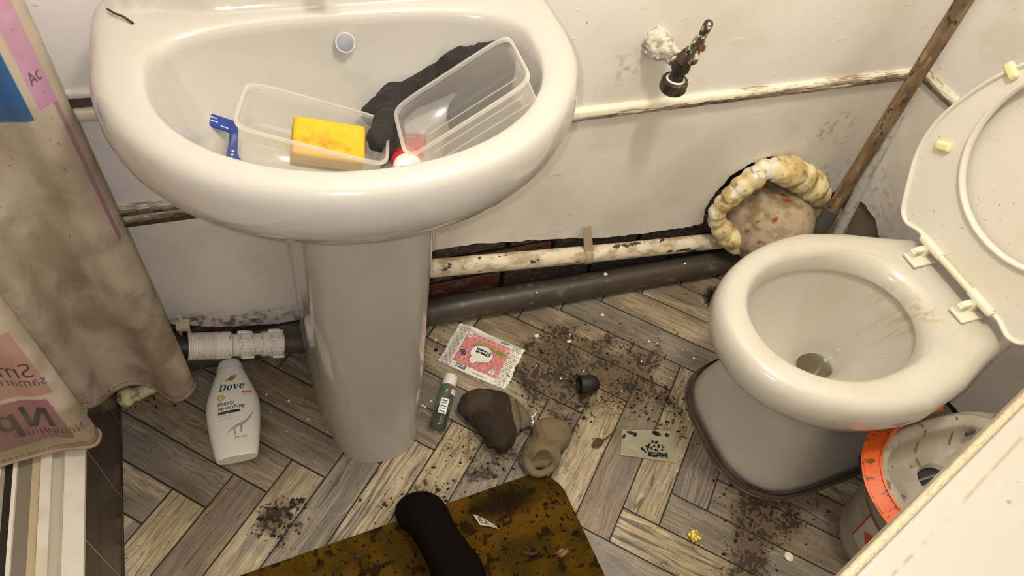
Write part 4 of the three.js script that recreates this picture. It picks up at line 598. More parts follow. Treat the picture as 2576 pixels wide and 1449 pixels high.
// ---------- things on the floor ----------
{
  // body wash bottle
  const L = 0.226, t = thing('body_wash_bottle', 'white plastic body wash bottle lying label up on the floor near the curtain', 'bottle', [-0.1485, 0.0245, 0.267]);
  t.rotation.set(-0.02, -0.03, 0.0, 'YXZ');
  const label = canvasTex(1024, 2048, (c) => {
    c.fillStyle = '#e9e6de'; c.fillRect(0, 0, 1024, 2048);
    c.fillStyle = '#9a8338'; c.beginPath(); c.moveTo(420, 560); c.quadraticCurveTo(500, 540, 560, 470); c.quadraticCurveTo(590, 505, 650, 462); c.quadraticCurveTo(640, 560, 560, 600); c.quadraticCurveTo(480, 610, 420, 592); c.quadraticCurveTo(480, 585, 500, 575); c.quadraticCurveTo(450, 575, 420, 560); c.fill();
    c.fillStyle = '#161b33'; c.font = 'italic bold 190px serif'; c.textAlign = 'center'; c.fillText('Dove', 530, 790);
    c.fillStyle = '#b9342f'; c.fillRect(722, 850, 170, 34); c.fillStyle = '#e2a49c'; for (let i = 0; i < 3; i++) c.fillRect(735, 896 + i * 20, 150 - i * 12, 9); c.fillStyle = '#f2d8d2'; c.fillRect(735, 862, 140, 8);
    const g = c.createRadialGradient(330, 930, 5, 330, 930, 70); g.addColorStop(0, '#efe6c8'); g.addColorStop(1, '#b09a52'); c.fillStyle = g; c.beginPath(); c.ellipse(330, 930, 72, 60, 0, 0, 7); c.fill();
    c.fillStyle = '#1b1d26'; c.textAlign = 'left'; c.font = 'italic bold 96px sans-serif'; c.fillText('deeply', 250, 1090); c.fillText('nourishing', 255, 1180);
    c.fillStyle = '#171c36'; c.fillRect(258, 1212, 400, 52); c.fillStyle = '#9aa0b4'; c.font = '32px sans-serif'; c.fillText('nourishes dry skin', 275, 1249);
    c.fillStyle = '#5d5c62'; c.font = '34px sans-serif'; c.fillText('0% sulfate SLES', 262, 1312); c.font = '26px sans-serif'; c.fillText('MOISTURE CARE', 320, 1365); c.strokeStyle = '#77767a'; c.lineWidth = 4; c.beginPath(); c.arc(290, 1362, 24, 0, 6); c.stroke();
    c.strokeStyle = '#8f8a90'; c.lineWidth = 9; c.beginPath(); c.arc(690, 1210, 30, 0.3, 2.6); c.stroke();
    c.fillStyle = 'rgba(150,142,150,0.75)'; c.beginPath(); c.moveTo(380, 1650); c.quadraticCurveTo(480, 1530, 640, 1480); c.quadraticCurveTo(740, 1450, 790, 1400); c.quadraticCurveTo(860, 1330, 900, 1260); c.quadraticCurveTo(880, 1370, 800, 1450); c.quadraticCurveTo(740, 1500, 690, 1520); c.lineTo(665, 1660); c.lineTo(630, 1640); c.lineTo(640, 1530); c.quadraticCurveTo(560, 1560, 545, 1570); c.lineTo(560, 1700); c.lineTo(520, 1690); c.lineTo(515, 1580); c.quadraticCurveTo(440, 1610, 380, 1650); c.fill();
    c.fillStyle = '#4a4a50'; c.font = 'bold 40px sans-serif'; c.fillText('BODY WASH', 520, 1750);
  });
  const prof = [[0.0, 0.0355, 0.0135], [0.004, 0.0375, 0.0155], [0.02, 0.0405, 0.018], [0.05, 0.045, 0.0215], [0.08, 0.0485, 0.0235], [0.105, 0.0498, 0.0242], [0.125, 0.0482, 0.024], [0.15, 0.0415, 0.0228], [0.175, 0.033, 0.021], [0.193, 0.0265, 0.0195], [0.196, 0.0258, 0.0192]];
  const ring = ([s, w, h], k = 2.5) => { const r = []; for (let j = 0; j < 64; j++) { const [x, y] = sup(j / 64 * TAU, w, h, k); r.push([x, y, -s]); } return r; };
  const uvFn = (p) => (p[1] > -0.004 ? [p[0] / 0.1 + 0.5, -p[2] / L] : [0.02, 0.5]);
  part(t, 'bottle_body', loft(prof.map((q) => ring(q)), { capA: true, uvFn }), mat(0xffffff, 0.32, { map: label, clearcoat: 0.3, clearcoatRoughness: 0.2 }));
  part(t, 'flip_cap', loft([[0.1962, 0.0262, 0.0195], [0.2, 0.0262, 0.0195], [0.216, 0.021, 0.0175], [0.223, 0.0185, 0.0165], [0.226, 0.015, 0.0135]].map((q) => ring(q)), { capB: true }), mat(rgb(232, 229, 222), 0.3));
}
{
  // packet of wipes, read from the far side
  const label = canvasTex(1024, 768, (c) => {
    c.fillStyle = '#e4e0d8'; c.fillRect(0, 0, 1024, 768);
    const star = (x, y, r, col) => { c.fillStyle = col; for (let k = 0; k < 6; k++) { c.save(); c.translate(x, y); c.rotate(k * Math.PI / 3); c.beginPath(); c.moveTo(0, -2); c.quadraticCurveTo(r * 0.24, -r * 0.5, 0, -r * 0.92); c.quadraticCurveTo(-r * 0.24, -r * 0.5, 0, -2); c.fill(); c.restore(); } };
    const field = (x0, x1, y0, y1, col) => { c.save(); c.beginPath(); c.rect(x0, y0, x1 - x0, y1 - y0); c.clip(); for (let j = -1; j < 13; j++) for (let i = -1; i < 16; i++) star(i * 74 + (j % 2 ? 37 : 0), j * 64, 44, col); c.restore(); };
    field(46, 186, 0, 768, '#77746e'); field(838, 980, 0, 768, '#77746e');
    c.fillStyle = '#d98d8c'; c.fillRect(180, 96, 664, 560); field(180, 844, 96, 656, '#b0615f');
    c.strokeStyle = '#eec9c4'; c.lineWidth = 2; for (let i = 0; i < 10; i++) { c.beginPath(); c.moveTo(180 + i * 74, 96); c.lineTo(180 + i * 74 + 320, 656); c.stroke(); c.beginPath(); c.moveTo(180 + i * 74, 656); c.lineTo(180 + i * 74 + 320, 96); c.stroke(); }
    c.fillStyle = '#e4e0d8'; c.fillRect(180, 0, 664, 92); c.fillRect(180, 660, 664, 108); c.fillRect(844, 96, 26, 560);
    c.strokeStyle = '#7e9a4a'; c.lineWidth = 34; c.beginPath(); c.arc(520, 390, 178, 0.5, 2.4); c.stroke(); c.fillStyle = '#dfe6c6'; c.font = 'bold 20px sans-serif'; 
    c.fillStyle = '#ece8e2'; c.strokeStyle = '#3a3d4c'; c.lineWidth = 7; c.beginPath(); c.ellipse(520, 380, 165, 150, 0, 0, 7); c.fill(); c.stroke();
    c.fillStyle = '#f2ded8'; c.beginPath(); c.ellipse(590, 240, 62, 66, 0, 0, 7); c.fill(); c.stroke(); c.fillStyle = '#ece8e2'; c.beginPath(); c.ellipse(560, 290, 70, 50, 0, 0, 7); c.fill();
    c.strokeStyle = '#55545c'; c.lineWidth = 4; c.beginPath(); c.moveTo(430, 300); c.lineTo(452, 312); c.moveTo(470, 275); c.lineTo(484, 290); c.stroke();
    const banner = (x, y, w, h, f) => { c.fillStyle = '#23283a'; c.beginPath(); c.moveTo(x - w, y - h * 0.7); c.bezierCurveTo(x - w * 0.3, y - h * 1.5, x + w * 0.3, y - h * 0.2, x + w, y - h); c.lineTo(x + w * 1.05, y + h * 0.8); c.bezierCurveTo(x + w * 0.3, y + h * 1.6, x - w * 0.3, y + h * 0.3, x - w * 1.05, y + h); c.fill(); c.fillStyle = '#e8e8ea'; c.font = `italic bold ${f}px sans-serif`; c.textAlign = 'center'; c.fillText('Saxon', x, y + f * 0.34); };
    banner(510, 420, 105, 46, 70); banner(700, 60, 70, 30, 44); banner(300, 722, 60, 26, 40);
    c.fillStyle = '#2c2c34'; c.font = 'bold 26px sans-serif'; c.fillText('FRESH & CLEAN', 420, 52);
    c.fillStyle = '#2a2a30'; c.beginPath(); c.ellipse(770, 290, 52, 50, 0, 0, 7); c.fill(); c.strokeStyle = '#e4e0d8'; c.lineWidth = 5; c.beginPath(); c.ellipse(770, 290, 30, 28, 0, 0, 7); c.stroke(); c.beginPath(); c.ellipse(770, 290, 58, 56, 0, 0, 7); c.stroke();
    c.fillStyle = '#6d9432'; c.beginPath(); c.ellipse(300, 510, 62, 36, 0.2, 0, 7); c.fill(); c.beginPath(); c.ellipse(262, 540, 34, 26, -0.4, 0, 7); c.fill(); c.fillStyle = '#3e5a20'; c.font = 'bold 22px sans-serif'; c.fillText('ECO', 300, 516);
    c.fillStyle = '#e4e0d8'; c.fillRect(232, 130, 86, 76); c.strokeStyle = '#5a5752'; c.lineWidth = 5; c.strokeRect(232, 130, 86, 76); c.beginPath(); c.moveTo(250, 188); c.lineTo(275, 146); c.lineTo(300, 188); c.closePath(); c.stroke(); 
    c.fillStyle = '#e4e0d8'; c.fillRect(770, 560, 60, 92); c.fillStyle = '#2c2c34'; c.font = 'bold 34px sans-serif'; c.fillText('42', 800, 616);
  });
  const r = V(-0.742, 0, -0.67), u = V(-0.665, 0, 0.747), C = V(0.366, 0, 0.1475);
  const f = (a, b) => { const ex = (a - 0.5) * 0.158, ey = (b - 0.5) * 0.114, edge = Math.min(a, 1 - a), e2 = Math.min(b, 1 - b); const wx = (fbm(b * 9, 2, 2, 3) - 0.5) * 0.008 * sst(0.06, 0, edge), puff = 0.004 * sst(0.0, 0.16, edge) * sst(0, 0.12, e2); const y = 0.003 + puff + (fbm(a * 9, b * 7, 3, 5) - 0.5) * 0.005 * sst(0, 0.06, e2) + Math.abs(Math.sin(b * 40)) * 0.0012 * sst(0.09, 0, edge) + 0.006 * sst(0.06, 0, b) * sst(0.5, 0.9, a) * sst(0.98, 0.8, a) + 0.002 * Math.exp(-(((b - 0.16) / 0.03) ** 2)); return [C.x + r.x * (ex + wx) + u.x * ey, y, C.z + r.z * (ex + wx) + u.z * ey]; };
  const g = sheet(90, 70, f, 0.0022); { const i = g.index; for (let k = 0; k < i.count; k += 3) { const a = i.getX(k); i.setX(k, i.getX(k + 1)); i.setX(k + 1, a); } g.computeVertexNormals(); }
  solo('wipes_packet', g, mat(0xffffff, 0.38, { map: label, side: THREE.DoubleSide }), 'pink and white empty wipes packet with star pattern lying on the floor', 'packet');
}
{
  // small clear bottle with a white cap
  const t = thing('mouthwash_bottle', 'small clear plastic bottle with white cap and torn label beside the pedestal', 'bottle', [0.223, 0.019, 0.302]);
  t.quaternion.setFromUnitVectors(V(0, 1, 0), V(0.064, 0.004, -0.118).normalize());
  const prof = [[0, 0.002], [0.012, 0], [0.0165, 0.002], [0.0178, 0.007], [0.0175, 0.03], [0.0166, 0.033], [0.0175, 0.036], [0.0175, 0.068], [0.0168, 0.071], [0.0172, 0.075], [0.0165, 0.088], [0.0145, 0.097], [0.0122, 0.102], [0.012, 0.108]];
  part(t, 'bottle_wall', lathe(prof, 48), mat(rgb(226, 236, 226), 0.08, { transmission: 0.96, thickness: 0, ior: 1.5, side: THREE.DoubleSide }));
  part(t, 'liquid', lathe([[0, 0.004], [0.0155, 0.005], [0.0155, 0.034], [0.012, 0.05], [0, 0.056]], 40), mat(rgb(196, 212, 190), 0.05, { transmission: 1, thickness: 0.02, ior: 1.33, attenuationColor: rgb(130, 164, 124), attenuationDistance: 0.05 }));
  part(t, 'cap', lathe([[0, 0.1245], [0.0125, 0.1245], [0.0142, 0.1225], [0.0146, 0.111], [0.0142, 0.1085], [0.0142, 0.1065], [0.0146, 0.1045], [0.0146, 0.1], [0.0135, 0.099]], 48), mat(rgb(236, 232, 224), 0.4));
  const wrap = (r, y0, y1, a0, a1, draw, w, h) => part(t, 'label', new THREE.CylinderGeometry(r, r, y1 - y0, 40, 1, true, a0, a1 - a0).translate(0, (y0 + y1) / 2, 0), mat(0xffffff, 0.4, { map: canvasTex(w, h, draw), side: THREE.DoubleSide }));
  const lines = (c, n, col, x, w) => { c.fillStyle = col; for (let i = 0; i < n; i++) for (let k = 0; k < 22; k++) c.fillRect(x + k * w, 26 + i * 22, w * (0.3 + hash(i, k) * 0.6), 9); };
  wrap(0.0181, 0.076, 0.088, 0.1 + 0.0, 1.9, (c, w, h) => { c.fillStyle = '#e6e4e6'; c.fillRect(0, 0, w, h); lines(c, 5, '#7f7f9e', 20, 22); }, 512, 160);
  wrap(0.0182, 0.0885, 0.0915, -0.2, 1.5, (c, w, h) => { c.fillStyle = '#b23434'; c.fillRect(0, 0, w, h); c.fillStyle = '#e8dcd8'; c.fillRect(w * 0.5, 6, w * 0.3, h - 12); }, 256, 32);
  wrap(0.0182, 0.028, 0.062, -0.85, 0.1, (c, w, h) => { c.fillStyle = '#eceaea'; c.fillRect(0, 0, w, h); c.fillStyle = '#38417c'; for (let i = 0; i < 5; i++) c.fillRect(40, 30 + i * 46, w - 90, i % 2 ? 12 : 22); }, 256, 256);
  wrap(0.0182, 0.055, 0.088, 1.95, 2.5, (c, w, h) => { c.fillStyle = '#a82a2c'; c.fillRect(0, 0, w, h); c.fillStyle = '#f0e0dc'; c.font = 'bold 90px sans-serif'; c.fillText('C', 20, 110); c.fillStyle = '#d8d4d8'; c.fillRect(0, h - 50, w, 50); }, 128, 256);
  wrap(0.0182, 0.033, 0.05, 1.6, 2.2, (c, w, h) => { c.fillStyle = '#8a9cb8'; c.fillRect(0, 0, w, h); c.fillStyle = '#d8dce2'; c.beginPath(); c.moveTo(0, h); c.lineTo(w, 0); c.lineTo(w, h * 0.4); c.fill(); }, 128, 128);
}
{
  // socks
  const s1 = (x, y, z) => { let d = capsule([x, y, z], [0.305, 0.022, 0.265], [0.35, 0.024, 0.275], 0.024, 0.026); d = smin(d, capsule([x, y, z], [0.312, 0.026, 0.285], [0.335, 0.028, 0.345], 0.027, 0.03), 0.03); d = smin(d, capsule([x, y, z], [0.352, 0.025, 0.3], [0.345, 0.022, 0.352], 0.025, 0.023), 0.025); d = Math.max(d, 0.001 - y); return d - (fbm3(x * 40, y * 40, z * 40, 3, 3) - 0.5) * 0.012 - 0.0022 * Math.sin((z * 0.8 + x) * 150) * sst(0.33, 0.36, z); };
  const t1 = thing('sock', 'dark brown balled-up sock lying on the muddy floor, nearest the clear bottle', 'sock', [0, 0, 0]);
  part(t1, 'foot', blob(s1, [0.33, 0.032, 0.3], 0.1, 72, (x, y, z) => mix3(lin(44, 33, 22), lin(66, 53, 38), sst(0.45, 0.75, fbm3(x * 22, y * 22, z * 22, 3, 9)))), vcol(1, { bumpMap: terry, bumpScale: 0.002 }));
  const cu = (x, y, z) => { let d = capsule([x, y, z], [0.384, 0.016, 0.282], [0.398, 0.017, 0.326], 0.017, 0.016); d = smin(d, capsule([x, y, z], [0.374, 0.018, 0.29], [0.378, 0.015, 0.338], 0.018, 0.014), 0.008); d = Math.max(d, 0.001 - y); return d - (fbm3(x * 60, y * 60, z * 60, 3, 6) - 0.5) * 0.008 + 0.006 * Math.exp(-(((x - 0.39 + (z - 0.3) * 0.12) / 0.0028) ** 2)); };
  part(t1, 'cuff', blob(cu, [0.388, 0.02, 0.31], 0.055, 56, () => lin(108, 94, 76)), vcol(1, { bumpMap: knit, bumpScale: 0.0015 }), 'lighter grey-brown ribbed cuff');
  const s2 = (x, y, z) => {
    let d = capsule([x, y, z], [0.43, 0.02, 0.362], [0.452, 0.02, 0.376], 0.027, 0.029); d = smin(d, capsule([x, y, z], [0.445, 0.019, 0.378], [0.4, 0.02, 0.412], 0.026, 0.024), 0.02); d = smin(d, capsule([x, y, z], [0.4, 0.016, 0.39], [0.378, 0.014, 0.41], 0.02, 0.018), 0.015);
    // rolled mouth of the sock
    const a = Math.atan2(z - 0.425, x - 0.4), R = 0.026 + 0.004 * Math.cos(a * 2 + 0.6), q = Math.hypot(Math.hypot(x - 0.4, (z - 0.425)) - R, y - 0.026 - 0.006 * Math.cos(a - 0.4)) - 0.0078; d = smin(d, q, 0.007); const pit = ell(x, y, z, [0.401, 0.044, 0.426], [0.0205, 0.026, 0.016]); d = Math.max(d, -pit);
    d = smin(d, capsule([x, y, z], [0.389, 0.02, 0.421], [0.413, 0.021, 0.434], 0.0085, 0.0075), 0.005); d = Math.max(d, 0.001 - y); return d - (fbm3(x * 45, y * 45, z * 45, 3, 8) - 0.5) * 0.007;
  };
  const t2 = thing('sock', 'grey-brown sock with a rolled-over open mouth, between the dark sock and mat', 'sock', [0, 0, 0]);
  part(t2, 'rolled_sock', blob(s2, [0.42, 0.03, 0.395], 0.09, 84, (x, y, z) => mix3(lin(116, 100, 76), lin(88, 75, 55), sst(0.42, 0.72, fbm3(x * 26, y * 26, z * 26, 3, 4)))), vcol(1, { bumpMap: knit, bumpScale: 0.0016 }));
  // foil scrap
  const fr = rng(9); solo('foil_scrap', sheet(14, 12, (u, v) => [0.408 + u * 0.022 - 0.006 * v, 0.008 + hash(Math.round(u * 14), Math.round(v * 12), 3) * 0.008 + 0.004 * Math.sin(u * 9), 0.318 + v * 0.026], 0.0004), mat(rgb(214, 212, 206), 0.18, { metalness: 1, side: THREE.DoubleSide }), 'crumpled shiny silver foil scrap tucked between the two socks', 'foil');
  // rubber cap
  const rc = thing('rubber_cap', 'small round-ended black rubber cap lying on its side in the mud', 'cap', [0.5385, 0.0215, 0.2815]);
  const rm = mat(rgb(30, 26, 22), 0.5); rc.quaternion.setFromUnitVectors(V(0, 1, 0), V(0.96, -0.05, 0.13).normalize());
  part(rc, 'shell', lathe([[0.016, 0.004], [0.0165, 0.0], [0.0198, 0.0], [0.0205, 0.003], [0.0205, 0.022], [0.0185, 0.032], [0.013, 0.04], [0.006, 0.0435], [0, 0.0442]], 48), rm); part(rc, 'bore', lathe([[0.0163, 0.001], [0.0155, 0.02], [0, 0.022]], 40), mat(rgb(14, 12, 10), 0.8, { side: THREE.DoubleSide }));
  // dead leaf
  solo('leaf', merge([sheet(10, 8, (u, v) => { const w = 0.009 * Math.sin(Math.min(1, u * 1.15) * Math.PI) ** 0.8 + 0.001; return [0.516 + u * 0.034, 0.003 + 0.005 * Math.abs(v - 0.5) + 0.003 * Math.sin(u * 5), 0.413 + (v - 0.5) * w * 2 - u * 0.008]; }, 0.0005), tube([[0.546, 0.004, 0.405], [0.562, 0.005, 0.4], [0.58, 0.008, 0.393]], 0.0011, 12, 6)]), mat(rgb(78, 54, 28), 0.75, { side: THREE.DoubleSide }), 'curled dry brown leaf with its stalk on the floor near the wrapper', 'leaf');
  // clear wrapper with worn dark print
  const wm = canvasTex(512, 256, (c) => { c.fillStyle = '#e2dcc8'; c.fillRect(0, 0, 512, 256); const r = rng(4); c.fillStyle = '#2c352d'; for (let i = 0; i < 34; i++) { const x = 190 + r() * 220, y = 90 + r() * 110; c.beginPath(); c.ellipse(x, y, 4 + r() * 12, 3 + r() * 9, r() * 3, 0, 7); c.fill(); } for (const [x, y, a, b] of [[90, 30, 26, 18], [130, 46, 20, 24], [24, 70, 14, 26], [340, 26, 46, 18], [440, 36, 20, 16], [60, 24, 14, 10]]) { c.beginPath(); c.ellipse(x, y, a, b, 0.3, 0, 7); c.fill(); } c.fillStyle = '#2a463c'; c.fillRect(255, 190, 190, 42); c.fillStyle = '#c7bd74'; for (let i = 0; i < 12; i++) c.fillRect(230 + r() * 60, 140 + r() * 40, 8, 4); c.fillStyle = '#d9d2bd'; for (let i = 0; i < 26; i++) c.fillRect(255 + r() * 190, 190 + r() * 40, 10, 8); });
  solo('plastic_wrapper', sheet(30, 20, (u, v) => { const a = [mix(mix(0.592, 0.698, u), mix(0.566, 0.668, u), 1 - v), mix(mix(0.394, 0.427, u), mix(0.446, 0.492, u), 1 - v)]; return [a[0], 0.0025 + (fbm(u * 9, v * 7, 3, 5)) * 0.003, a[1]]; }, 0.0005).scale(1, 1, 1), mat(0xffffff, 0.2, { map: wm, transmission: 0.7, thickness: 0, ior: 1.45, side: THREE.DoubleSide }), 'crumpled clear plastic wrapper with worn dark green print lying by the toilet foot', 'wrapper');
  solo('gold_scrap', sheet(8, 7, (u, v) => [0.624 + u * 0.02, 0.003 + hash(Math.round(u * 8), Math.round(v * 7), 5) * 0.007, 0.628 + v * 0.02], 0.0005), mat(rgb(206, 176, 74), 0.4, { metalness: 0.4, side: THREE.DoubleSide }), 'tiny yellow and white crumpled scrap on the floor between mat and bucket', 'scrap');
  solo('soap_flake', new THREE.IcosahedronGeometry(0.0085, 2).scale(1, 0.35, 1.1).translate(0.795, 0.003, 0.725), mat(rgb(226, 218, 200), 0.6), 'round white soap flake on the floor near the foot of the bucket', 'flake');
}
{
  // brown mat
  const e1 = V(0.9976, 0, -0.07), e2 = V(0.07, 0, 0.9976), K = V(0.424, 0, 0.4325), MW = 0.72, MD = 0.47;
  const P = (a, b) => [K.x - e1.x * a + e2.x * b, K.z - e1.z * a + e2.z * b];
  const map = dataTex(1024, 768, (u, v) => { const x = u * MW, z = v * MD; let c = mix3([80, 58, 10], [60, 44, 9], sst(0.35, 0.7, fbm(x * 22, z * 22, 4, 5))); c = mix3(c, [92, 64, 18], sst(0.56, 0.75, fbm(x * 14, z * 14, 4, 9)) * 0.7); const bl = Math.exp(-((((x - 0.125) / 0.06) ** 2 + ((z - 0.035) / 0.025) ** 2) ** 2)); c = mix3(c, [22, 15, 6], bl * 0.8); c = mix3(c, [30, 21, 9], sst(0.62, 0.7, fbm(x * 60, z * 60, 4, 13)) * 0.8); return mix3(c, [14, 10, 6], sst(0.72, 0.76, fbm(x * 170, z * 170, 3, 17)) * 0.9); });
  const rr = (o, y, R = 0.06) => { const r = []; for (const [ca, cb, a0] of [[MW - R, MD - R, 0], [R, MD - R, Math.PI / 2], [R, R, Math.PI], [MW - R, R, Math.PI * 1.5]]) for (let i = 0; i <= 16; i++) { const a = a0 + i / 16 * Math.PI / 2, [x, z] = P(ca + Math.cos(a) * (R - o), cb + Math.sin(a) * (R - o)); r.push([x, y, z]); } return r.reverse(); };
  const uvFn = (p) => { const dx = p[0] - K.x, dz = p[2] - K.z; return [-(dx * e1.x + dz * e1.z) / MW, (dx * e2.x + dz * e2.z) / MD]; };
  const rows = [rr(0.03, 0.0075), rr(0.018, 0.0075), rr(0.0165, 0.0065), rr(0.015, 0.0085), rr(0.004, 0.0092), rr(0.001, 0.008), rr(0, 0.005), rr(0, 0.0005)];
  const t = thing('bath_mat', 'stained olive brown bath mat with rounded corners at the bottom of the photo', 'mat');
  part(t, 'mat_pile', loft(rows, { capA: true, uvFn }), mat(0xffffff, 0.95, { map, bumpMap: terry, bumpScale: 0.0025, specularIntensity: 0.15 }));
  solo('torn_packet_corner', sheet(12, 6, (u, v) => [0.243 + u * 0.032 + v * 0.006, 0.0105 + 0.003 * Math.sin(u * 4) + 0.002 * v, 0.487 + u * 0.022 + (v - 0.5) * (0.012 + 0.012 * (1 - u)) * 1.0 + 0.008], 0.0006), mat(0xffffff, 0.4, { map: canvasTex(256, 128, (c) => { c.fillStyle = '#b9b4a6'; c.fillRect(0, 0, 256, 128); c.fillStyle = '#2e2820'; const r = rng(8); for (let i = 0; i < 30; i++) { c.beginPath(); c.ellipse(20 + r() * 210, 20 + r() * 90, 6 + r() * 14, 4 + r() * 8, r() * 3, 0, 7); c.fill(); } }), side: THREE.DoubleSide }), 'small torn grey patterned packet corner lying on the brown mat', 'scrap');
  const nut = (x, y, z) => ell(x, y, z, [0.378, 0.0135, 0.598], [0.0125, 0.006, 0.008]) - 0.0012 * Math.sin((z + x * 0.4) * 900) - (fbm3(x * 200, y * 200, z * 200, 2, 3) - 0.5) * 0.002;
  solo('nut_shell', blob(nut, [0.378, 0.0135, 0.598], 0.02, 44, (x, y, z) => mix3(lin(150, 108, 72), lin(96, 62, 38), 0.5 + 0.5 * Math.sin((z + x * 0.4) * 900))), vcol(0.7), 'ridged light brown nut shell lying on the right side of the mat', 'shell');
  solo('leaf_strip', sheet(10, 4, (u, v) => [0.02 + u * 0.03, 0.01 + 0.004 * Math.sin(u * 6), 0.493 + 0.008 * Math.sin(u * 4.5) + (v - 0.5) * 0.008], 0.0006), mat(rgb(44, 32, 16), 0.8), 'curled dark leaf strip lying on the mat left of the foot', 'leaf');
  solo('leaf_strip', sheet(10, 4, (u, v) => [0.31 + u * 0.035, 0.0105 + 0.003 * Math.sin(u * 5), 0.575 + 0.012 * u * (1 - u) * 3 + (v - 0.5) * 0.008 * (1 - u * 0.6)], 0.0006), mat(rgb(48, 34, 18), 0.8), 'flat dark leaf strip lying on the mat between foot and nut shell', 'leaf');
}
{
  // the photographer's foot
  const sd = (x, y, z) => {
    const p = [x, y, z]; let d = ell(x, y, z, [0.141, 0.03, 0.452], [0.036, 0.02, 0.03]); d = smin(d, ell(x, y, z, [0.17, 0.027, 0.47], [0.026, 0.017, 0.03]), 0.02);
    d = smin(d, capsule(p, [0.148, 0.037, 0.47], [0.172, 0.055, 0.58], 0.0285, 0.033), 0.025); d = smin(d, capsule(p, [0.172, 0.034, 0.49], [0.195, 0.042, 0.58], 0.022, 0.03), 0.02); d = smin(d, capsule(p, [0.182, 0.04, 0.6], [0.208, 0.036, 0.685], 0.033, 0.03), 0.03); d = smin(d, capsule(p, [0.185, 0.07, 0.62], [0.208, 0.1, 0.69], 0.034, 0.038), 0.03);
    d = smin(d, capsule(p, [0.208, 0.1, 0.695], [0.222, 0.24, 0.77], 0.037, 0.047), 0.03); return Math.max(d, 0.0095 - y);
  };
  solo('person', blob(sd, [0.18, 0.135, 0.6], 0.19, 104), mat(rgb(18, 12, 9), 0.95, { specularIntensity: 0.1, bumpMap: knit, bumpScale: 0.0006 }), 'person seen only by one foot in a black sock, standing on the mat', 'person');
}
{
  // mop bucket
  const BX = 1.065, BZ = 0.765, t = thing('mop_bucket', 'grey plastic mop bucket with a wringer top and an orange handle by the toilet', 'bucket', [BX, 0, BZ]);
  const grey = mat(0xffffff, 0.45, { map: dataTex(512, 512, (u, v) => { let c = mix3([170, 164, 154], [150, 142, 128], sst(0.4, 0.75, fbm(u * 8, v * 8, 4, 3))); return mix3(c, [96, 78, 44], sst(0.68, 0.76, fbm(u * 30, v * 30, 4, 6)) * 0.7); }) });
  const ov = (a, b, y, dx = 0, dz = 0, k = 2.4) => { const r = []; for (let j = 0; j < 80; j++) { const [x, z] = sup(j / 80 * TAU, a, b, k); r.push([x + dx, y, z + dz]); } return r; };
  part(t, 'bucket_body', loft([ov(0.186, 0.132, 0.222), ov(0.2, 0.144, 0.226), ov(0.202, 0.146, 0.22), ov(0.2, 0.144, 0.212), ov(0.188, 0.133, 0.205), ov(0.176, 0.124, 0.12), ov(0.165, 0.116, 0.03), ov(0.158, 0.11, 0.004), ov(0.15, 0.102, 0.001)], { capB: true, uvFn: (p) => [p[0] * 2 + p[2], p[1] * 2] }), grey);
  part(t, 'bucket_inside', loft([ov(0.15, 0.1, 0.012), ov(0.17, 0.118, 0.12), ov(0.186, 0.132, 0.222)], { capA: true }), grey);
  part(t, 'wringer', loft([ov(0.03, 0.028, 0.168, -0.028, -0.05), ov(0.034, 0.031, 0.176, -0.028, -0.05), ov(0.038, 0.034, 0.179, -0.028, -0.05), ov(0.07, 0.052, 0.184, -0.03, -0.044, 3), ov(0.112, 0.078, 0.196, -0.032, -0.03, 3), ov(0.128, 0.09, 0.212, -0.033, -0.024, 3), ov(0.134, 0.094, 0.234, -0.033, -0.022, 3), ov(0.138, 0.098, 0.243, -0.033, -0.021, 3), ov(0.158, 0.116, 0.246, -0.032, -0.018, 2.8), ov(0.168, 0.128, 0.242, -0.03, -0.012, 2.6), ov(0.172, 0.13, 0.232, -0.03, -0.012, 2.6), ov(0.176, 0.132, 0.222, -0.02, -0.006)], { uvFn: (p) => [p[0] * 2.2 + 0.3, p[2] * 2.2 + p[1]] }), grey);
  part(t, 'drain_cup', lathe([[0, 0.15], [0.03, 0.152], [0.032, 0.168]]).scale(1, 1, 0.9).translate(-0.028, 0, -0.05), mat(rgb(60, 58, 58), 0.5, { side: THREE.DoubleSide }));
  for (let k = 0; k < 3; k++) part(t, 'drain_bar', rod([-0.056, 0.163, -0.062 + k * 0.012], [0, 0.163, -0.062 + k * 0.012], 0.0022), mat(rgb(120, 118, 116), 0.5));
  part(t, 'divider', new RoundedBoxGeometry(0.018, 0.014, 0.19, 3, 0.004).rotateY(-0.25).translate(0.1, 0.24, -0.02), grey);
  const slot = part(t, 'drain_slot', moved(new RoundedBoxGeometry(0.022, 0.004, 0.01, 3, 0.0018), 0.052, 0.2295, -0.098, 1.1), mat(rgb(70, 64, 54), 0.6)); slot.userData.label = 'dark slot in the back of the wringer';
  // handle folded down along the rim
  const om = mat(0xffffff, 0.42, { map: dataTex(256, 128, (u, v) => mix3(mix3([226, 104, 44], [200, 84, 34], fbm(u * 10, v * 5, 3, 4)), [92, 52, 24], sst(0.62, 0.72, fbm(u * 18, v * 9, 4, 8)) * 0.8)) });
  const hc = new THREE.CatmullRomCurve3([[0.02, 0.238, -0.164], [-0.06, 0.25, -0.158], [-0.125, 0.257, -0.142], [-0.182, 0.257, -0.106], [-0.207, 0.252, -0.06], [-0.207, 0.245, -0.005], [-0.186, 0.238, 0.05], [-0.14, 0.23, 0.105], [-0.06, 0.226, 0.146], [0.02, 0.224, 0.156]].map((p) => V(...p)), false, 'centripetal');
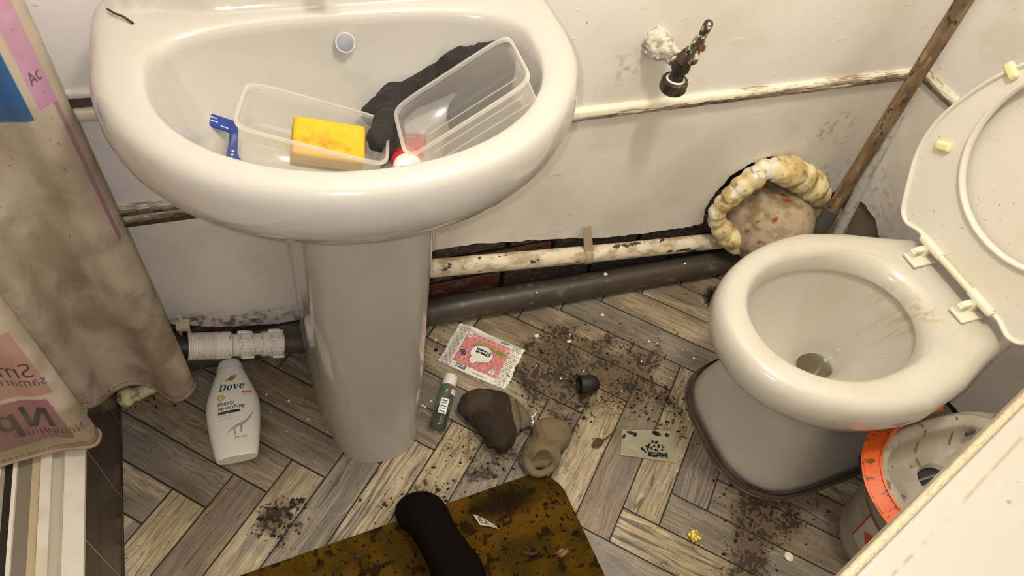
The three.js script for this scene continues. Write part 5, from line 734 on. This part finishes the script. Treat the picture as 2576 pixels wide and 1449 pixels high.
  const frame = (t) => { const p = hc.getPointAt(t), d = hc.getTangentAt(t), n = V(d.z, 0, -d.x).normalize(); if (n.x * p.x + n.z * p.z < 0) n.negate(); const o = n.clone().multiplyScalar(0.87).add(V(0, -0.5, 0)), u = n.clone().multiplyScalar(0.5).add(V(0, 0.87, 0)); return { p, o, u }; };
  const hr = []; for (let i = 0; i <= 90; i++) { const { p, o, u } = frame(i / 90); hr.push([[-0.016, 0.004], [-0.0125, 0.004], [-0.0115, 0.0005], [0.0115, 0.0005], [0.0125, 0.004], [0.016, 0.004], [0.016, -0.005], [-0.016, -0.005]].map(([a, b]) => p.clone().addScaledVector(o, a).addScaledVector(u, b).toArray())); }
  const hg = loft(hr, { capA: true, capB: true, uvFn: (p, j, i) => [i * 4, j] }).toNonIndexed(); hg.computeVertexNormals();
  const handle = part(t, 'handle', hg, om, 'orange carrying handle');
  for (let i = 0; i < 13; i++) { const { p, o, u } = frame(0.575 + i * 0.0185), m = part(handle, 'grip_rib', new RoundedBoxGeometry(0.026, 0.004, 0.0042, 2, 0.0012), om); m.position.copy(p).addScaledVector(u, 0.0024); m.quaternion.setFromRotationMatrix(new THREE.Matrix4().makeBasis(o, u, new THREE.Vector3().crossVectors(o, u))); }
  const lm = canvasTex(512, 256, (c) => { c.fillStyle = '#b9b4a8'; c.fillRect(0, 0, 512, 256); c.strokeStyle = '#a93a34'; c.lineWidth = 12; c.strokeRect(6, 6, 500, 244); c.fillStyle = '#8f8a7e'; c.fillRect(150, 40, 190, 180); c.fillStyle = '#c0452e'; c.beginPath(); c.moveTo(380, 30); c.lineTo(470, 120); c.lineTo(400, 210); c.fill(); c.fillStyle = '#6d685e'; for (let i = 0; i < 6; i++) c.fillRect(30, 40 + i * 26, 80, 8); });
  const lr = []; for (let i = 0; i <= 24; i++) { const a = mix(2.2, 3.35, i / 24), o = []; for (let k = 0; k <= 6; k++) { const y = mix(0.06, 0.165, k / 6), A = mix(0.1684, 0.1845, k / 6), [x, z] = sup(a, A, A - 0.052 + 0.0005, 2.4); o.push([x, y, z]); } lr.push(o); }
  part(t, 'label', loft(lr, { closed: false, uvFn: (p, j, i) => [i, j] }), mat(0xffffff, 0.45, { map: lm, side: THREE.DoubleSide }));
}
{
  // loose dirt: crumbs of mud, flakes of paint
  const r = rng(77), N = 900, im = new THREE.InstancedMesh(new THREE.IcosahedronGeometry(1, 1), mat(rgb(46, 34, 22), 0.95), N); const m = new THREE.Matrix4(), q = new THREE.Quaternion(), e = new THREE.Euler();
  for (let i = 0; i < N; i++) { const b = MUD[Math.floor(r() * MUD.length)]; const g = () => r() + r() + r() - 1.5; let x = b[0] + g() * b[2] * 1.3, z = b[1] + g() * b[3] * 1.3; if (Math.hypot((x - 0.33) / 0.07, (z - 0.3) / 0.08) < 1 || Math.hypot((x - 0.42) / 0.07, (z - 0.39) / 0.07) < 1 || z < 0.09) { x = 0.6 + g() * 0.1; z = 0.3 + g() * 0.08; } const s = 0.0006 + r() ** 3 * 0.0028; e.set(r() * 3, r() * 3, r() * 3); m.compose(V(x, s * 0.35, z), q.setFromEuler(e), V(s * (0.8 + r()), s * 0.6, s * (0.8 + r()))); im.setMatrixAt(i, m); }
  im.name = 'mud_crumbs'; im.userData = { kind: 'stuff', label: 'scattered dark crumbs of dried mud over the floor planks', category: 'dirt' }; shade(im); scene.add(im);
  const fl = []; for (let i = 0; i < 60; i++) { const x = -0.1 + r() * 0.95, z = 0.06 + r() * 0.25, s = 0.001 + r() ** 2 * 0.0022; fl.push(new THREE.IcosahedronGeometry(s, 0).scale(1.3, 0.4, 1).rotateY(r() * 6).translate(x, s * 0.4, z)); }
  for (const [x, y, z, s] of [[0.695, 0.0615, 0.0395, 0.0045], [0.52, 0.058, 0.051, 0.0022], [0.9, 0.06, 0.052, 0.003], [-0.16, 0.06, 0.03, 0.003], [0.5, 0.003, 0.128, 0.005], [0.67, 0.003, 0.11, 0.004]]) fl.push(new THREE.IcosahedronGeometry(s, 1).scale(1.2, 0.5, 1).translate(x, y, z));
  solo('paint_flakes', merge(fl), mat(rgb(232, 226, 214), 0.7), 'tiny white paint flakes scattered on the floor and pipes by the wall', 'flakes', null, 'stuff');
}
// ---------- shower curtain: an inside-out table of the elements, stained ----------
{
  const hem = [[-0.33, 0.09, 0.05], [-0.262, 0.06, 0.06], [-0.215, 0.045, 0.078], [-0.205, 0.05, 0.106], [-0.222, 0.045, 0.122], [-0.244, 0.05, 0.129], [-0.272, 0.09, 0.116], [-0.3, 0.105, 0.112], [-0.326, 0.115, 0.125], [-0.342, 0.185, 0.195], [-0.372, 0.212, 0.212], [-0.386, 0.217, 0.226], [-0.352, 0.215, 0.246], [-0.324, 0.212, 0.264], [-0.329, 0.212, 0.285], [-0.35, 0.217, 0.288], [-0.378, 0.21, 0.28], [-0.412, 0.212, 0.281], [-0.458, 0.212, 0.285], [-0.52, 0.215, 0.3], [-0.62, 0.22, 0.33]];
  const top = [[-0.33, 0.03], [-0.28, 0.045], [-0.235, 0.07], [-0.218, 0.112], [-0.23, 0.142], [-0.25, 0.158], [-0.274, 0.168], [-0.3, 0.176], [-0.325, 0.185], [-0.342, 0.195], [-0.356, 0.205], [-0.366, 0.216], [-0.358, 0.235], [-0.345, 0.255], [-0.348, 0.28], [-0.362, 0.295], [-0.385, 0.305], [-0.41, 0.315], [-0.44, 0.33], [-0.48, 0.36], [-0.54, 0.42]];
  const hc = new THREE.CatmullRomCurve3(hem.map((p) => V(...p)), false, 'centripetal'), tc = new THREE.CatmullRomCurve3(top.map(([x, z]) => V(x, 2.02, z)), false, 'centripetal');
  const NU = 220, NV = 130, rows = [], arc = [0]; let prev = null;
  const col = []; for (let i = 0; i <= NU; i++) { const a = hc.getPoint(i / NU), b = tc.getPoint(i / NU), m = a.clone().lerp(b, 0.3).setY(0); if (prev) arc.push(arc[i - 1] + m.distanceTo(prev)); prev = m; col.push([a, b]); }
  for (let j = 0; j <= NV; j++) { const k = (j / NV) ** 1.4, row = []; for (let i = 0; i <= NU; i++) { const [a, b] = col[i], y = mix(a.y, b.y, k), s = sst(0, 0.55, k) * 0.75 + 0.25 * k; const bulge = (fbm(i / NU * 9, k * 2.2, 2, 5) - 0.5) * 0.012 * (1 - k); row.push([mix(a.x, b.x, s) + bulge * 0.6, y, mix(a.z, b.z, s) + bulge]); } rows.push(row); }
  const UW = 0.9, uvFn = (p, j) => [arc[Math.round(j * NU)] / UW, (p[1] - 0.02) / 2.0];
  const map = canvasTex(1050, 1536, (c, w, h) => {
    c.fillStyle = '#c0b3a2'; c.fillRect(0, 0, w, h);
    const X = (s) => s / UW * w, Y = (y) => h - (y - 0.02) / 2.0 * h;
    const rect = (s0, s1, y0, y1, col) => { c.fillStyle = col; c.fillRect(X(s0), Y(y1), X(s1) - X(s0), Y(y0) - Y(y1)); };
    const back = (txt, s, y, size, font = 'bold') => { c.save(); c.translate(X(s), Y(y)); if (txt === 'Ac') c.scale(-1, 1); c.rotate(-0.12); c.font = `${font} ${size}px sans-serif`; c.textAlign = 'center'; c.fillStyle = '#3a3038'; c.fillText(txt, 0, 0); c.restore(); };
    rect(0.164, 0.188, 0.735, 0.95, '#bf8fae'); rect(0.197, 0.27, 0.725, 0.95, '#2a5a94'); rect(0.232, 0.33, 0.97, 1.2, '#b98fb4'); rect(0.15, 0.217, 0.97, 1.2, '#bf8fae'); rect(0.02, 0.12, 0.735, 0.95, '#bf8fae');
    rect(0.164, 0.17, 0.49, 0.735, '#a67a8c'); back('Ac', 0.176, 0.768, 17, 'normal');
    rect(0.478, 0.6, 0.375, 0.52, '#b08a82'); rect(0.49, 0.66, 0.25, 0.365, '#966a70');
    back('Np', 0.535, 0.292, 62); back('Neptunium', 0.515, 0.268, 20, 'normal'); back('(237)', 0.51, 0.255, 20, 'normal'); back('Sm', 0.503, 0.425, 34, 'normal'); back('samarium', 0.515, 0.405, 20, 'normal');
    rect(0.68, 0.8, 0.26, 0.5, '#8fa0b8'); rect(0.62, 0.74, 0.375, 0.52, '#b08a82');
    const r = rng(3), img = c.getImageData(0, 0, w, h), d = img.data;
    for (let y = 0; y < h; y++) for (let x = 0; x < w; x++) { const k = (y * w + x) * 4, Ym = 0.02 + (1 - y / h) * 2; const n = fbm(x / 60, y / 60, 4, 5), low = sst(0.85, 0.1, Ym); let f = sst(0.38, 0.72, n) * (0.2 + 0.35 * low); const st = sst(0.42, 0.8, fbm(x / 46, y / 30, 5, 9)) * (0.14 + 0.2 * low) * (0.4 + fbm(x / 4, y / 4, 2, 3)); const sp = sst(0.86, 0.9, fbm(x / 6, y / 5, 3, 13) + 0.06 * n) * 0.9; for (let q = 0; q < 3; q++) { const t1 = [126, 106, 86][q], t2 = [84, 69, 54][q]; let v = d[k + q]; v = mix(v, t1, f); v = mix(v, t2, st); v = mix(v, [70, 56, 44][q], sp * 0.5); d[k + q] = v; } }
    c.putImageData(img, 0, 0);
  });
  const cloth = mat(0xffffff, 0.62, { map, side: THREE.DoubleSide });
  const t = thing('shower_curtain', 'stained beige shower curtain printed with mirrored pink and blue boxes, hanging left', 'curtain');
  part(t, 'curtain_cloth', loft(rows, { closed: false, uvFn }), cloth);
  const hemRows = [0, 1].map((k) => col.map(([a], i) => [a.x + (k ? 0 : 0), a.y + (k ? 0.016 : -0.001), a.z + 0.0012]));
  part(t, 'hem', new THREE.TubeGeometry(new THREE.CatmullRomCurve3(col.filter((q, i) => i % 3 === 0).map(([a]) => V(a.x, a.y + 0.002, a.z))), 200, 0.0032, 8).scale(1, 1, 1), mat(rgb(150, 128, 104), 0.8));
  const sg = []; for (let i = 0; i < NU - 1; i += 2) { const j = 4; const a = rows[j][i], b = rows[j][i + 1]; sg.push(rod([a[0] + 0.0006, a[1], a[2] + 0.0008], [b[0] + 0.0006, b[1], b[2] + 0.0008], 0.0005, 0.0005, 5)); }
  const st = part(t, 'stitching', merge(sg), mat(rgb(84, 66, 50), 0.9)); st.userData.kind = 'stuff';
  solo('curtain_rail', rod([-0.33, 2.05, 0.0], [-0.47, 2.05, FZ - 0.01], 0.0125), mat(rgb(200, 198, 194), 0.25, { metalness: 0.9 }), 'straight metal curtain rail above the shower kerb', 'rail');
}
scene.traverse((o) => { if (o.isMesh) { o.castShadow = true; o.receiveShadow = true; } });
renderer.render(scene, camera);
